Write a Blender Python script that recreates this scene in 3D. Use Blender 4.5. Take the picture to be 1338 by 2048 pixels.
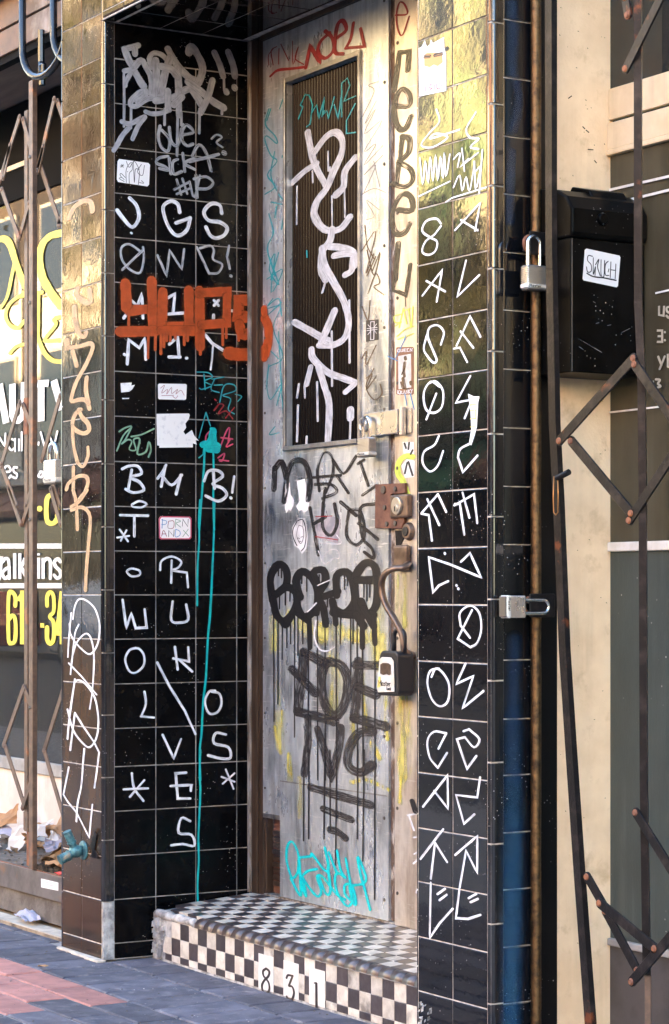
import bpy, math, random
from mathutils import Vector, Matrix
random.seed(7)
R = math.radians
for o in list(bpy.data.objects): bpy.data.objects.remove(o)
scene = bpy.context.scene
COL = scene.collection

# ------------------------------------------------------------------ camera, sky, sun, exposure
YAW = R(58.95)
cam_d = bpy.data.cameras.new('camera'); cam = bpy.data.objects.new('camera', cam_d); COL.objects.link(cam)
cam.location = (7.12158, -3.40997, 1.255); cam.rotation_euler = (R(90), 0, YAW)
cam_d.sensor_fit = 'HORIZONTAL'; cam_d.sensor_width = 36; cam_d.lens = 4600/1338*36
cam_d.shift_y = 161/1338; cam_d.clip_start = .05; cam_d.clip_end = 600
scene.camera = cam
SUN_ELEV, SUN_AZ = R(19), R(-14)          # azimuth measured from +y towards +x
w = bpy.data.worlds.new('World'); scene.world = w; w.use_nodes = True
nt = w.node_tree; nt.nodes.clear()
sky = nt.nodes.new('ShaderNodeTexSky'); sky.sky_type = 'NISHITA'; sky.sun_disc = False
sky.sun_elevation = SUN_ELEV; sky.sun_rotation = SUN_AZ; sky.air_density = 1.0; sky.dust_density = 1.2; sky.ozone_density = 1.2
bg = nt.nodes.new('ShaderNodeBackground'); bg.inputs['Strength'].default_value = .10
wo = nt.nodes.new('ShaderNodeOutputWorld')
nt.links.new(sky.outputs[0], bg.inputs[0]); nt.links.new(bg.outputs[0], wo.inputs[0])
sd = bpy.data.lights.new('sun', 'SUN'); sd.energy = 5; sd.angle = R(.6); sd.color = (1, .74, .43)
sun = bpy.data.objects.new('sun', sd); COL.objects.link(sun)
to_sun = Vector((math.sin(SUN_AZ)*math.cos(SUN_ELEV), math.cos(SUN_AZ)*math.cos(SUN_ELEV), math.sin(SUN_ELEV)))
sun.rotation_euler = to_sun.to_track_quat('Z', 'Y').to_euler(); sun.location = (0, 10, 30)
scene.view_settings.view_transform = 'Standard'; scene.view_settings.look = 'None'
scene.view_settings.exposure = 4.33; scene.view_settings.gamma = 1.0; scene.view_settings.use_curve_mapping = False
scene.cycles.transparent_max_bounces = 24; scene.cycles.max_bounces = 8
scene.cycles.caustics_reflective = False; scene.cycles.caustics_refractive = False

# ------------------------------------------------------------------ materials
MATS = {}
def mat(name, col, rough=.5, metal=0.0, col2=None, ns=6.0, nlo=.4, nhi=.6, detail=6, bump=0, bs=30, stretch=(1,1,1), col3=None, ns3=2.0, t3=(.55,.7), ior=1.5, rough2=None, specks=0, emit=None, tint=0, coat=0, streak=0, scol=(.06,.06,.06), scratch=0):
    m = bpy.data.materials.new(name); m.use_nodes = True; MATS[name] = m
    nt = m.node_tree; N, L = nt.nodes, nt.links
    p = N['Principled BSDF']; p.inputs['Roughness'].default_value = rough; p.inputs['Metallic'].default_value = metal; p.inputs['IOR'].default_value = ior
    p.inputs['Base Color'].default_value = (*col, 1); p.inputs['Coat Weight'].default_value = coat
    geo = N.new('ShaderNodeNewGeometry'); mp = N.new('ShaderNodeMapping'); mp.inputs['Scale'].default_value = stretch
    L.new(geo.outputs['Position'], mp.inputs[0])
    def noise(sc, d=detail, v=mp.outputs[0]):
        n = N.new('ShaderNodeTexNoise'); n.inputs['Scale'].default_value = sc; n.inputs['Detail'].default_value = d; n.inputs['Roughness'].default_value = .62
        L.new(v, n.inputs['Vector']); return n
    def ramp(src, lo, hi):
        r = N.new('ShaderNodeMapRange'); r.inputs[1].default_value = lo; r.inputs[2].default_value = hi; L.new(src, r.inputs[0]); return r.outputs[0]
    def mix(f, a, b):
        x = N.new('ShaderNodeMix'); x.data_type = 'RGBA'
        L.new(f, x.inputs[0])
        if isinstance(a, tuple): x.inputs[6].default_value = (*a, 1)
        else: L.new(a, x.inputs[6])
        if isinstance(b, tuple): x.inputs[7].default_value = (*b, 1)
        else: L.new(b, x.inputs[7])
        return x.outputs[2]
    cur = col
    if col2:
        n = noise(ns); cur = mix(ramp(n.outputs[0], nlo, nhi), cur, col2)
        if rough2 is not None:
            r = N.new('ShaderNodeMapRange'); r.inputs[1].default_value = nlo; r.inputs[2].default_value = nhi; r.inputs[3].default_value = rough; r.inputs[4].default_value = rough2
            L.new(n.outputs[0], r.inputs[0]); L.new(r.outputs[0], p.inputs['Roughness'])
    if col3:
        n = noise(ns3); cur = mix(ramp(n.outputs[0], *t3), cur, col3)
    if streak:
        m2 = N.new('ShaderNodeMapping'); m2.inputs['Scale'].default_value = (34, 34, 1.6); L.new(geo.outputs['Position'], m2.inputs[0])
        a_ = ramp(noise(1.0, 5, m2.outputs[0]).outputs[0], .46, .66); b_ = ramp(noise(3.2, 5, geo.outputs['Position']).outputs[0], .42, .60)
        k_ = N.new('ShaderNodeMath'); k_.operation = 'MULTIPLY'; L.new(a_, k_.inputs[0]); L.new(b_, k_.inputs[1])
        k2 = N.new('ShaderNodeMath'); k2.operation = 'MULTIPLY'; L.new(k_.outputs[0], k2.inputs[0]); k2.inputs[1].default_value = streak
        cur = mix(k2.outputs[0], cur, scol)
    if scratch:
        m3 = N.new('ShaderNodeMapping'); m3.inputs['Scale'].default_value = (14, 14, 150); m3.inputs['Rotation'].default_value = (0, .5, 0); L.new(geo.outputs['Position'], m3.inputs[0])
        a_ = ramp(noise(1.0, 3, m3.outputs[0]).outputs[0], .60, .70)
        k2 = N.new('ShaderNodeMath'); k2.operation = 'MULTIPLY'; L.new(a_, k2.inputs[0]); k2.inputs[1].default_value = scratch
        cur = mix(k2.outputs[0], cur, (.85, .85, .85))
    if specks:
        vo = N.new('ShaderNodeTexVoronoi'); vo.inputs['Scale'].default_value = specks; L.new(geo.outputs['Position'], vo.inputs['Vector'])
        a = N.new('ShaderNodeMapRange'); a.inputs[1].default_value = .13; a.inputs[2].default_value = .08; L.new(vo.outputs['Distance'], a.inputs[0])
        n = noise(5.0, 3, geo.outputs['Position']); b = ramp(n.outputs[0], .52, .62)
        mm = N.new('ShaderNodeMath'); mm.operation = 'MULTIPLY'; L.new(a.outputs[0], mm.inputs[0]); L.new(b, mm.inputs[1])
        cur = mix(mm.outputs[0], cur, (.5, .48, .45))
    if tint:
        oi = N.new('ShaderNodeObjectInfo'); h = N.new('ShaderNodeHueSaturation')
        r = N.new('ShaderNodeMapRange'); r.inputs[3].default_value = 1-tint; r.inputs[4].default_value = 1+tint; L.new(oi.outputs['Random'], r.inputs[0]); L.new(r.outputs[0], h.inputs['Value'])
        if isinstance(cur, tuple): h.inputs['Color'].default_value = (*cur, 1)
        else: L.new(cur, h.inputs['Color'])
        cur = h.outputs[0]
    if not isinstance(cur, tuple): L.new(cur, p.inputs['Base Color'])
    if bump:
        n = noise(bs, 4); b = N.new('ShaderNodeBump'); b.inputs['Strength'].default_value = bump; b.inputs['Distance'].default_value = .004
        L.new(n.outputs[0], b.inputs['Height']); L.new(b.outputs[0], p.inputs['Normal'])
    return m

def paint(name, col, rough=.45, mode='solid', metal=0.0, alpha=1.0, gaps=.0, edge=.75):
    """thin paint film laid as ribbons; attribute edge runs 0 at the middle of a stroke to 1 at its rim"""
    m = bpy.data.materials.new(name); m.use_nodes = True; MATS[name] = m
    nt = m.node_tree; N, L = nt.nodes, nt.links; p = N['Principled BSDF']
    p.inputs['Base Color'].default_value = (*col, 1); p.inputs['Roughness'].default_value = rough; p.inputs['Metallic'].default_value = metal
    g0 = N.new('ShaderNodeNewGeometry'); v0 = N.new('ShaderNodeTexNoise'); v0.inputs['Scale'].default_value = 38; v0.inputs['Detail'].default_value = 4; L.new(g0.outputs[0], v0.inputs['Vector'])
    h0 = N.new('ShaderNodeHueSaturation'); h0.inputs['Color'].default_value = (*col, 1); r0 = N.new('ShaderNodeMapRange'); r0.inputs[1].default_value = .3; r0.inputs[2].default_value = .7; r0.inputs[3].default_value = .74; r0.inputs[4].default_value = 1.14
    L.new(v0.outputs[0], r0.inputs[0]); L.new(r0.outputs[0], h0.inputs['Value']); L.new(h0.outputs[0], p.inputs['Base Color'])
    if mode == 'solid' and alpha == 1: return m
    at = N.new('ShaderNodeAttribute'); at.attribute_name = 'edge'
    uv = N.new('ShaderNodeAttribute'); uv.attribute_name = 'along'
    geo = N.new('ShaderNodeNewGeometry')
    n1 = N.new('ShaderNodeTexNoise'); n1.inputs['Scale'].default_value = 220; n1.inputs['Detail'].default_value = 3; L.new(geo.outputs[0], n1.inputs['Vector'])
    e = N.new('ShaderNodeMapRange'); L.new(at.outputs['Fac'], e.inputs[0]); e.interpolation_type = 'SMOOTHSTEP'
    e.inputs[1].default_value = edge; e.inputs[2].default_value = 1.0; e.inputs[3].default_value = 1; e.inputs[4].default_value = 0
    a = e.outputs[0]
    def math_(op, x, y):
        k = N.new('ShaderNodeMath'); k.operation = op
        for i, q in enumerate((x, y)):
            if isinstance(q, (int, float)): k.inputs[i].default_value = q
            else: L.new(q, k.inputs[i])
        k.use_clamp = True
        return k.outputs[0]
    if mode in ('brush', 'marker'):
        st = N.new('ShaderNodeTexNoise'); st.inputs['Scale'].default_value = 1.0; st.inputs['Detail'].default_value = 5
        L.new(uv.outputs['Vector'], st.inputs['Vector'])
        r = N.new('ShaderNodeMapRange'); L.new(st.outputs[0], r.inputs[0]); r.inputs[1].default_value = .33; r.inputs[2].default_value = .50
        r.inputs[3].default_value = 1-gaps; r.inputs[4].default_value = 1
        a = math_('MULTIPLY', a, r.outputs[0])
    if mode in ('spray', 'smear'):
        r = N.new('ShaderNodeMapRange'); L.new(n1.outputs[0], r.inputs[0]); r.inputs[1].default_value = .3; r.inputs[2].default_value = .7
        r.inputs[3].default_value = 1-gaps; r.inputs[4].default_value = 1
        a = math_('MULTIPLY', a, r.outputs[0])
    if mode == 'smear':
        mp = N.new('ShaderNodeMapping'); mp.inputs['Scale'].default_value = (38, 38, 6); L.new(geo.outputs[0], mp.inputs[0])
        n2 = N.new('ShaderNodeTexNoise'); n2.inputs['Scale'].default_value = 1; n2.inputs['Detail'].default_value = 5; L.new(mp.outputs[0], n2.inputs['Vector'])
        r = N.new('ShaderNodeMapRange'); L.new(n2.outputs[0], r.inputs[0]); r.inputs[1].default_value = .38; r.inputs[2].default_value = .60
        a = math_('MULTIPLY', a, r.outputs[0])
    a = math_('MULTIPLY', a, alpha)
    L.new(a, p.inputs['Alpha'])
    return m

# tiles and masonry
mat('tile_reveal', (.0012,.0012,.0015), .14, col2=(.003,.003,.0035), ns=14, ior=1.2, rough2=.26, bump=.05, bs=16, specks=75)
mat('tile_black', (.004,.004,.0045), .035, col2=(.008,.007,.007), ns=14, ior=1.62, rough2=.06, bump=.09, bs=9, specks=75)
mat('tile_reflection_brown', (.028,.016,.009), .10, col2=(.075,.042,.019), ns=7, nlo=.35, nhi=.7, ior=1.38, rough2=.18, bump=.06, bs=16, specks=75, stretch=(1,1,.5))  # brown reflection of the street painted into the lower black tiles
mat('tile_trim', (.009,.009,.010), .06, ior=1.75, bump=.05, bs=18, specks=90)
mat('tile_side', (.003,.0033,.004), .08, col2=(.007,.008,.011), ns=4, ior=1.4, rough2=.2, bump=.10, bs=14, specks=80, stretch=(1,1,.4))
mat('grout', (.62,.57,.50), .85, col2=(.34,.30,.26), ns=30, bump=.3, bs=150)
mat('grout_grey', (.36,.34,.32), .85, col2=(.17,.16,.15), ns=14, bump=.3, bs=150)
mat('mortar', (.52,.52,.50), .9, col2=(.22,.22,.22), ns=22, bump=1, bs=60)
mat('tile_white_small', (.66,.62,.54), .38, col2=(.50,.46,.39), ns=24, bump=.1, bs=80, tint=.14, col3=(.22,.20,.17), ns3=9, t3=(.56,.70))
mat('tile_dark_small', (.045,.036,.038), .32, col2=(.065,.055,.058), ns=40, bump=.1, bs=80, tint=.25)
mat('nosing', (.060,.045,.042), .30, col2=(.085,.064,.058), ns=40, bump=.06, bs=60, ior=1.65)
mat('number_plate', (.78,.77,.73), .3, col2=(.66,.64,.58), ns=20)
mat('paver_dark', (.12,.118,.145), .75, col2=(.07,.07,.09), ns=9, bump=.7, bs=110, specks=40, tint=.28, col3=(.20,.195,.21), ns3=16, t3=(.56,.72))
mat('paver_red', (.44,.20,.165), .75, col2=(.31,.145,.125), ns=12, bump=.5, bs=160, specks=60, tint=.18)
mat('paver_bed', (.36,.35,.34), .9, col2=(.20,.195,.19), ns=20, bump=.4, bs=120)
mat('tan_concrete', (.36,.28,.19), .9, col2=(.20,.15,.10), ns=10, bump=.6, bs=70, col3=(.06,.05,.04), ns3=5, t3=(.56,.66), stretch=(1,2.2,1))
mat('pale_concrete', (.60,.54,.44), .9, col2=(.42,.37,.30), ns=14, bump=.4, bs=80)
mat('asphalt', (.05,.05,.052), .9, col2=(.07,.07,.07), ns=8, bump=.4, bs=90)
mat('far_pavement', (.14,.125,.11), .85, col2=(.10,.09,.08), ns=3)
# door
mat('door_steel', (.80,.85,.87), .26, .66, col2=(.44,.49,.53), ns=4.5, nlo=.38, nhi=.62, rough2=.44, bump=.22, bs=18, stretch=(2.4,2.4,1.0), col3=(.13,.14,.155), ns3=1.7, t3=(.54,.70), streak=.6, scol=(.06,.064,.075), scratch=.6)
mat('panel_steel', (.76,.70,.62), .32, .68, col2=(.44,.38,.33), ns=6, nlo=.38, nhi=.64, rough2=.45, bump=.14, bs=22, stretch=(2,2,.8), streak=.5, scol=(.16,.11,.07), scratch=.25)
mat('frame_steel', (.42,.42,.42), .32, .85, col2=(.24,.24,.24), ns=12, rough2=.5)
mat('ribbed_glass', (.003,.003,.0035), .22, ior=1.17)
mat('jamb_wood', (.026,.015,.010), .42, col2=(.06,.036,.022), ns=10, stretch=(4,4,.5), bump=.2, bs=60, col3=(.20,.07,.025), ns3=1.4, t3=(.60,.75))
mat('weathered_wood', (.10,.06,.04), .7, col2=(.42,.38,.33), ns=26, nlo=.5, nhi=.62, bump=.6, bs=80, stretch=(1.5,1.5,.6))
mat('raw_trim', (.32,.30,.27), .7, col2=(.10,.08,.06), ns=18, bump=.4, bs=60, stretch=(2,2,.5))
mat('rust_plate', (.11,.045,.026), .72, col2=(.18,.08,.046), ns=30, bump=.4, bs=140)
mat('rivet', (.12,.11,.10), .45, .7)
mat('steel_bright', (.64,.63,.61), .26, .92, col2=(.52,.51,.49), ns=14, rough2=.36)
mat('brass_cylinder', (.62,.58,.52), .28, .8)
mat('bronze', (.13,.095,.075), .32, .75, col2=(.22,.16,.12), ns=20, rough2=.48)
mat('lock_black', (.012,.013,.016), .42, bump=.2, bs=200)
mat('lock_face', (.72,.72,.70), .4, col2=(.62,.60,.50), ns=15)
mat('lock_yellow', (.75,.62,.16), .5)
mat('shackle', (.66,.68,.70), .16, 1.0)
# gates, mailbox, pole
mat('gate_rust', (.10,.070,.052), .5, .3, col2=(.16,.105,.075), ns=26, bump=.3, bs=90, col3=(.30,.12,.05), ns3=9, t3=(.58,.68))
mat('gate_orange', (.27,.10,.04), .7, col2=(.15,.06,.035), ns=25, bump=.3, bs=90)
mat('gate_dark', (.012,.011,.012), .34, .2, col2=(.034,.028,.027), ns=22, nlo=.5, nhi=.68, bump=.35, bs=60, col3=(.14,.045,.02), ns3=9, t3=(.63,.69), ior=1.25)
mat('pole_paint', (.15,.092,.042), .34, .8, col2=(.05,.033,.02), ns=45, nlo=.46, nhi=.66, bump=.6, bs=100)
mat('black_paint', (.004,.004,.0045), .30, bump=.3, bs=60, specks=60, ior=1.3)
mat('mailbox_black', (.0015,.0015,.0015), .32, col2=(.004,.004,.004), ns=12, bump=.10, bs=40, ior=1.16, specks=70)
mat('wire', (.35,.16,.05), .4, .6)
# shops
mat('cream_stucco', (.84,.64,.41), .85, col2=(.74,.54,.33), ns=5, bump=.3, bs=120, col3=(.60,.42,.24), ns3=9, t3=(.58,.72), streak=.22, scol=(.35,.24,.14))
mat('window_cream', (.76,.62,.42), .35, col2=(.66,.51,.32), ns=6, streak=.25, scol=(.30,.20,.10))
mat('low_wall', (.72,.65,.57), .9, col2=(.58,.51,.44), ns=4, bump=.3, bs=50, streak=.3, scol=(.25,.22,.19))
mat('sill_grey', (.36,.35,.33), .6, col2=(.26,.25,.23), ns=10)
mat('bulkhead_grey', (.07,.065,.065), .6, col2=(.045,.042,.042), ns=8, bump=.1, bs=60)
mat('beam_rust', (.22,.115,.065), .6, col2=(.13,.075,.05), ns=5, bump=.2, bs=60, col3=(.36,.29,.24), ns3=3, t3=(.56,.70))
mat('soffit_brown', (.15,.115,.10), .8, col2=(.11,.085,.075), ns=4, stretch=(1,6,1))
mat('haze_pane', (.062,.080,.074), .30, col2=(.042,.054,.052), ns=4, nlo=.3, nhi=.7, stretch=(1.5,1.5,.6), bump=.15, bs=120, streak=.25, scol=(.13,.15,.14), specks=45, ior=1.35)
mat('olive_pane', (.070,.062,.038), .10, col2=(.045,.040,.026), ns=4, nlo=.3, nhi=.7, stretch=(1.5,1.5,.6), bump=.05, bs=60, streak=.2, scol=(.12,.11,.08), rough2=.2, ior=1.5)
mat('dark_frame', (.008,.007,.007), .8, ior=1.15)
mat('olive_film', (.34,.29,.18), .6, col2=(.22,.19,.12), ns=5, stretch=(2,2,.6), bump=.2, bs=80)
mat('interior_dark', (.05,.048,.043), .9)
mat('channel_steel', (.19,.17,.16), .45, .5, col2=(.12,.105,.10), ns=8, bump=.2, bs=50, col3=(.26,.13,.06), ns3=7, t3=(.60,.72))
mat('dirt', (.10,.085,.07), .95, col2=(.16,.14,.12), ns=14, bump=1, bs=60)
mat('black_pipe', (.012,.013,.016), .16)
mat('window_film', (.52,.64,.59), .5, col2=(.38,.48,.44), ns=5, nlo=.3, nhi=.7, stretch=(2,2,.5), bump=.2, bs=90, streak=.35, scol=(.30,.33,.31), specks=40)
mat('patina', (.05,.13,.15), .5, .4, col2=(.10,.26,.27), ns=40, nlo=.45, nhi=.6, bump=.5, bs=120, col3=(.30,.26,.19), ns3=22, t3=(.60,.68))
# litter
mat('paper_white', (.56,.54,.50), .8, bump=.3, bs=40)
mat('paper_lilac', (.38,.37,.44), .8, bump=.3, bs=40)
mat('paper_kraft', (.42,.24,.11), .8, col2=(.34,.19,.09), ns=14, bump=.4, bs=40)
mat('leaf_brown', (.13,.075,.035), .7, col2=(.20,.12,.06), ns=30, bump=.5, bs=60)
mat('paper_red', (.55,.04,.03), .6)
mat('soil_dark', (.035,.026,.018), .95, col2=(.08,.06,.04), ns=50, bump=1, bs=90)
# across the street
mat('wall_ochre', (.78,.62,.36), .8, col2=(.58,.43,.23), ns=2)
mat('wall_cream', (.82,.75,.60), .8, col2=(.66,.58,.43), ns=2)
mat('wall_green', (.42,.60,.30), .8, col2=(.62,.56,.34), ns=2)
mat('wall_umber', (.030,.018,.010), .85, col2=(.10,.06,.028), ns=.9, nlo=.45, nhi=.62)
mat('wall_brick', (.36,.17,.10), .85, col2=(.28,.13,.08), ns=8)
mat('roof_trim', (.55,.48,.38), .7)
mat('far_glass', (.02,.022,.025), .08)
mat('awning_green', (.12,.30,.16), .7)
mat('far_door', (.08,.05,.04), .6)
mat('bark', (.10,.07,.05), .9)
mat('leaf', (.11,.11,.03), .6, col2=(.15,.12,.035), ns=4)
mat('upper_wall', (.40,.36,.30), .85)
mat('car_red', (.35,.02,.02), .2, coat=.6); mat('car_white', (.70,.70,.70), .25, coat=.5); mat('tyre', (.02,.02,.02), .8)
# paints
paint('white_marker', (.76,.78,.82), .4, 'marker', gaps=.5, edge=.88)
paint('grey_marker', (.42,.43,.45), .4, 'marker', gaps=.75, edge=.93)
paint('silver_spray', (.33,.34,.37), .42, 'marker', gaps=.35, metal=.1, edge=.86)
paint('silver_marker', (.34,.36,.39), .4, 'marker', gaps=.75, metal=.1, edge=.9)
paint('orange_spray', (.50,.085,.016), .5, 'spray', gaps=.25, edge=.74)
paint('orange_mist', (.50,.085,.016), .5, 'spray', gaps=.6, alpha=.30, edge=.0)
paint('peach_mist', (.56,.37,.20), .5, 'spray', gaps=.5, alpha=.30, edge=.0)
paint('mirror_text_paint', (.42,.39,.30), .5)  # text reflected in the glass, laid on as colour
paint('teal_marker', (.02,.30,.34), .4, 'marker', gaps=.3, edge=.9)
paint('teal_paint', (.0,.42,.42), .35, 'marker', gaps=.25, edge=.85)
paint('cyan_marker', (.0,.56,.58), .35, 'marker', gaps=.08, edge=.92)
paint('red_marker', (.30,.012,.018), .4, 'marker', gaps=.4, edge=.9)
paint('pink_marker', (.55,.06,.13), .4, 'marker', gaps=.3, edge=.9)
paint('green_marker', (.20,.36,.24), .4, 'marker', gaps=.4, edge=.9)
paint('blue_marker', (.04,.25,.55), .4, 'marker', gaps=.3, edge=.9)
paint('lime_marker', (.55,.68,.10), .4, 'marker', gaps=.25, edge=.9)
paint('peach_spray', (.56,.37,.20), .5, 'spray', gaps=.15, edge=.6)
paint('black_brush', (.016,.014,.014), .35, 'brush', gaps=.9, edge=.9)
paint('black_paint_film', (.010,.010,.012), .38, 'marker', gaps=.12, edge=.92)
MATS['black_paint_wall'] = MATS['black_paint']
paint('dark_brush', (.022,.020,.022), .5, 'brush', gaps=.75, alpha=.86, edge=.8)
paint('white_brush', (.52,.53,.56), .4, 'brush', gaps=.45, edge=.88)
paint('grey_pencil', (.28,.27,.29), .5, 'marker', gaps=.7, alpha=.7, edge=.8)
paint('brown_marker', (.10,.055,.02), .5, 'marker', gaps=.5, edge=.9)
paint('white_pencil', (.72,.72,.74), .5, 'marker', gaps=.4, edge=.9)
paint('black_pen', (.012,.012,.014), .5)
paint('yellow_smear', (.72,.62,.08), .55, 'smear', gaps=.5, alpha=.9, edge=.2)
paint('yellow_wash', (.72,.66,.20), .55, 'smear', gaps=.2, alpha=.75, edge=.05)
paint('grime', (.07,.075,.085), .6, 'smear', gaps=.2, alpha=.38, edge=.05)
paint('sky_sheen_paint', (.04,.15,.28), .3, 'spray', gaps=.35, alpha=.17, edge=.0)  # reflected sky painted on as soft blue strokes
paint('sky_tint_paint', (.03,.07,.14), .3, 'spray', gaps=.5, alpha=.45, edge=.0)  # weaker sky reflection, also painted on
paint('pale_paint', (.62,.60,.55), .6)
paint('yellow_vinyl', (.78,.64,.05), .45)
paint('white_vinyl', (.72,.71,.68), .45)
paint('numeral_paint', (.03,.022,.018), .35)
mat('white_paper', (.78,.78,.78), .55)
mat('torn_paper', (.76,.76,.75), .7, col2=(.55,.56,.58), ns=40, nlo=.55, nhi=.68)
mat('pink_paper', (.82,.80,.79), .5)
mat('orange_paper', (.72,.38,.14), .7)
mat('blue_paper', (.66,.76,.82), .6, col2=(.80,.78,.70), ns=30)
mat('dark_paper', (.02,.018,.018), .45)
mat('brown_paper', (.22,.10,.05), .55)
mat('grey_paper', (.42,.38,.40), .6, col2=(.25,.24,.26), ns=20)

def glass_mat():
    m = bpy.data.materials.new('shop_glass'); m.use_nodes = True; MATS['shop_glass'] = m
    nt = m.node_tree; N, L = nt.nodes, nt.links; N.clear()
    out = N.new('ShaderNodeOutputMaterial'); mx = N.new('ShaderNodeMixShader'); fr = N.new('ShaderNodeFresnel'); fr.inputs[0].default_value = 1.6
    tr = N.new('ShaderNodeBsdfTransparent'); tr.inputs[0].default_value = (.55,.58,.55,1)
    gl = N.new('ShaderNodeBsdfGlossy'); gl.inputs['Roughness'].default_value = .015
    df = N.new('ShaderNodeBsdfDiffuse'); df.inputs[0].default_value = (.16,.16,.14,1)
    m2 = N.new('ShaderNodeMixShader'); m2.inputs[0].default_value = .16
    L.new(tr.outputs[0], m2.inputs[1]); L.new(df.outputs[0], m2.inputs[2])
    L.new(fr.outputs[0], mx.inputs[0]); L.new(m2.outputs[0], mx.inputs[1]); L.new(gl.outputs[0], mx.inputs[2]); L.new(mx.outputs[0], out.inputs[0])
glass_mat()

# ------------------------------------------------------------------ mesh helpers
def link(o, parent=None):
    COL.objects.link(o)
    if parent is not None:
        o.parent = parent; o.matrix_parent_inverse = parent_inv(parent)
    return o
def parent_inv(p):
    m = Matrix.Identity(4); q = p; chain = []
    while q is not None: chain.append(q); q = q.parent
    for q in reversed(chain):
        m = m @ q.matrix_parent_inverse @ q.matrix_basis
    return m.inverted()
def thing(name, loc, label, cat, group=None):
    o = bpy.data.objects.new(name, None); o.location = loc; o.empty_display_size = .1
    COL.objects.link(o); o['label'] = label; o['category'] = cat
    if group: o['group'] = group
    return o
def tag(o, label=None, cat=None, group=None, kind=None):
    if label: o['label'] = label
    if cat: o['category'] = cat
    if group: o['group'] = group
    if kind: o['kind'] = kind
    return o
class MB:
    def __init__(s): s.v = []; s.f = []
    def box(s, x0, x1, y0, y1, z0, z1):
        b = len(s.v); s.v += [(x0,y0,z0),(x1,y0,z0),(x1,y1,z0),(x0,y1,z0),(x0,y0,z1),(x1,y0,z1),(x1,y1,z1),(x0,y1,z1)]
        s.f += [tuple(b+i for i in q) for q in ((0,3,2,1),(4,5,6,7),(0,1,5,4),(1,2,6,5),(2,3,7,6),(3,0,4,7))]; return s
    def obox(s, c, ax, ay, az):
        """box from centre and three half-extent vectors"""
        c, ax, ay, az = map(Vector, (c, ax, ay, az)); b = len(s.v)
        for k in ((-1,-1,-1),(1,-1,-1),(1,1,-1),(-1,1,-1),(-1,-1,1),(1,-1,1),(1,1,1),(-1,1,1)):
            s.v.append(tuple(c+ax*k[0]+ay*k[1]+az*k[2]))
        s.f += [tuple(b+i for i in q) for q in ((0,3,2,1),(4,5,6,7),(0,1,5,4),(1,2,6,5),(2,3,7,6),(3,0,4,7))]; return s
    def tube(s, pts, r, n=10, caps=True, flat=1.0):
        pts = [Vector(p) for p in pts]; rs = r if isinstance(r, (list, tuple)) else [r]*len(pts)
        b = len(s.v); up = Vector((0,0,1)); prev = None
        for i, p in enumerate(pts):
            t = (pts[min(i+1, len(pts)-1)]-pts[max(i-1, 0)]).normalized()
            if prev is None:
                a = t.cross(up) if abs(t.z) < .95 else t.cross(Vector((1,0,0)))
                a.normalize()
            else:
                a = prev-t*prev.dot(t); a.normalize()
            prev = a; c = t.cross(a)
            for k in range(n):
                q = 2*math.pi*k/n; s.v.append(tuple(p+(a*math.cos(q)+c*math.sin(q)*flat)*rs[i]))
        for i in range(len(pts)-1):
            for k in range(n):
                s.f.append((b+i*n+k, b+i*n+(k+1)%n, b+(i+1)*n+(k+1)%n, b+(i+1)*n+k))
        if caps:
            s.f.append(tuple(b+k for k in range(n-1, -1, -1))); e = b+(len(pts)-1)*n; s.f.append(tuple(e+k for k in range(n)))
        return s
    def prism(s, poly, fn, d0, d1):
        """poly in (u,v); fn(u,v,d)->xyz"""
        b = len(s.v); n = len(poly)
        for d in (d0, d1):
            for u, v in poly: s.v.append(tuple(fn(u, v, d)))
        s.f.append(tuple(b+i for i in range(n))); s.f.append(tuple(b+n+i for i in range(n-1, -1, -1)))
        for i in range(n): s.f.append((b+i, b+n+i, b+n+(i+1)%n, b+(i+1)%n))
        return s
    def build(s, name, m, parent=None, smooth=False, bevel=0, seg=2, label=None):
        me = bpy.data.meshes.new(name); me.from_pydata(s.v, [], s.f); me.update()
        if isinstance(m, str): m = MATS[m]
        me.materials.append(m)
        if smooth:
            for p in me.polygons: p.use_smooth = True
        import bmesh
        bm = bmesh.new(); bm.from_mesh(me); bmesh.ops.recalc_face_normals(bm, faces=bm.faces); bm.to_mesh(me); bm.free()
        o = bpy.data.objects.new(name, me); link(o, parent)
        if bevel:
            k = o.modifiers.new('bevel', 'BEVEL'); k.width = bevel; k.segments = seg; k.limit_method = 'ANGLE'; k.angle_limit = R(35)
        if label: o['label'] = label
        return o
def box(name, m, parent, x0, x1, y0, y1, z0, z1, bevel=0, label=None):
    return MB().box(x0,x1,y0,y1,z0,z1).build(name, m, parent, bevel=bevel, label=label)

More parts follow.
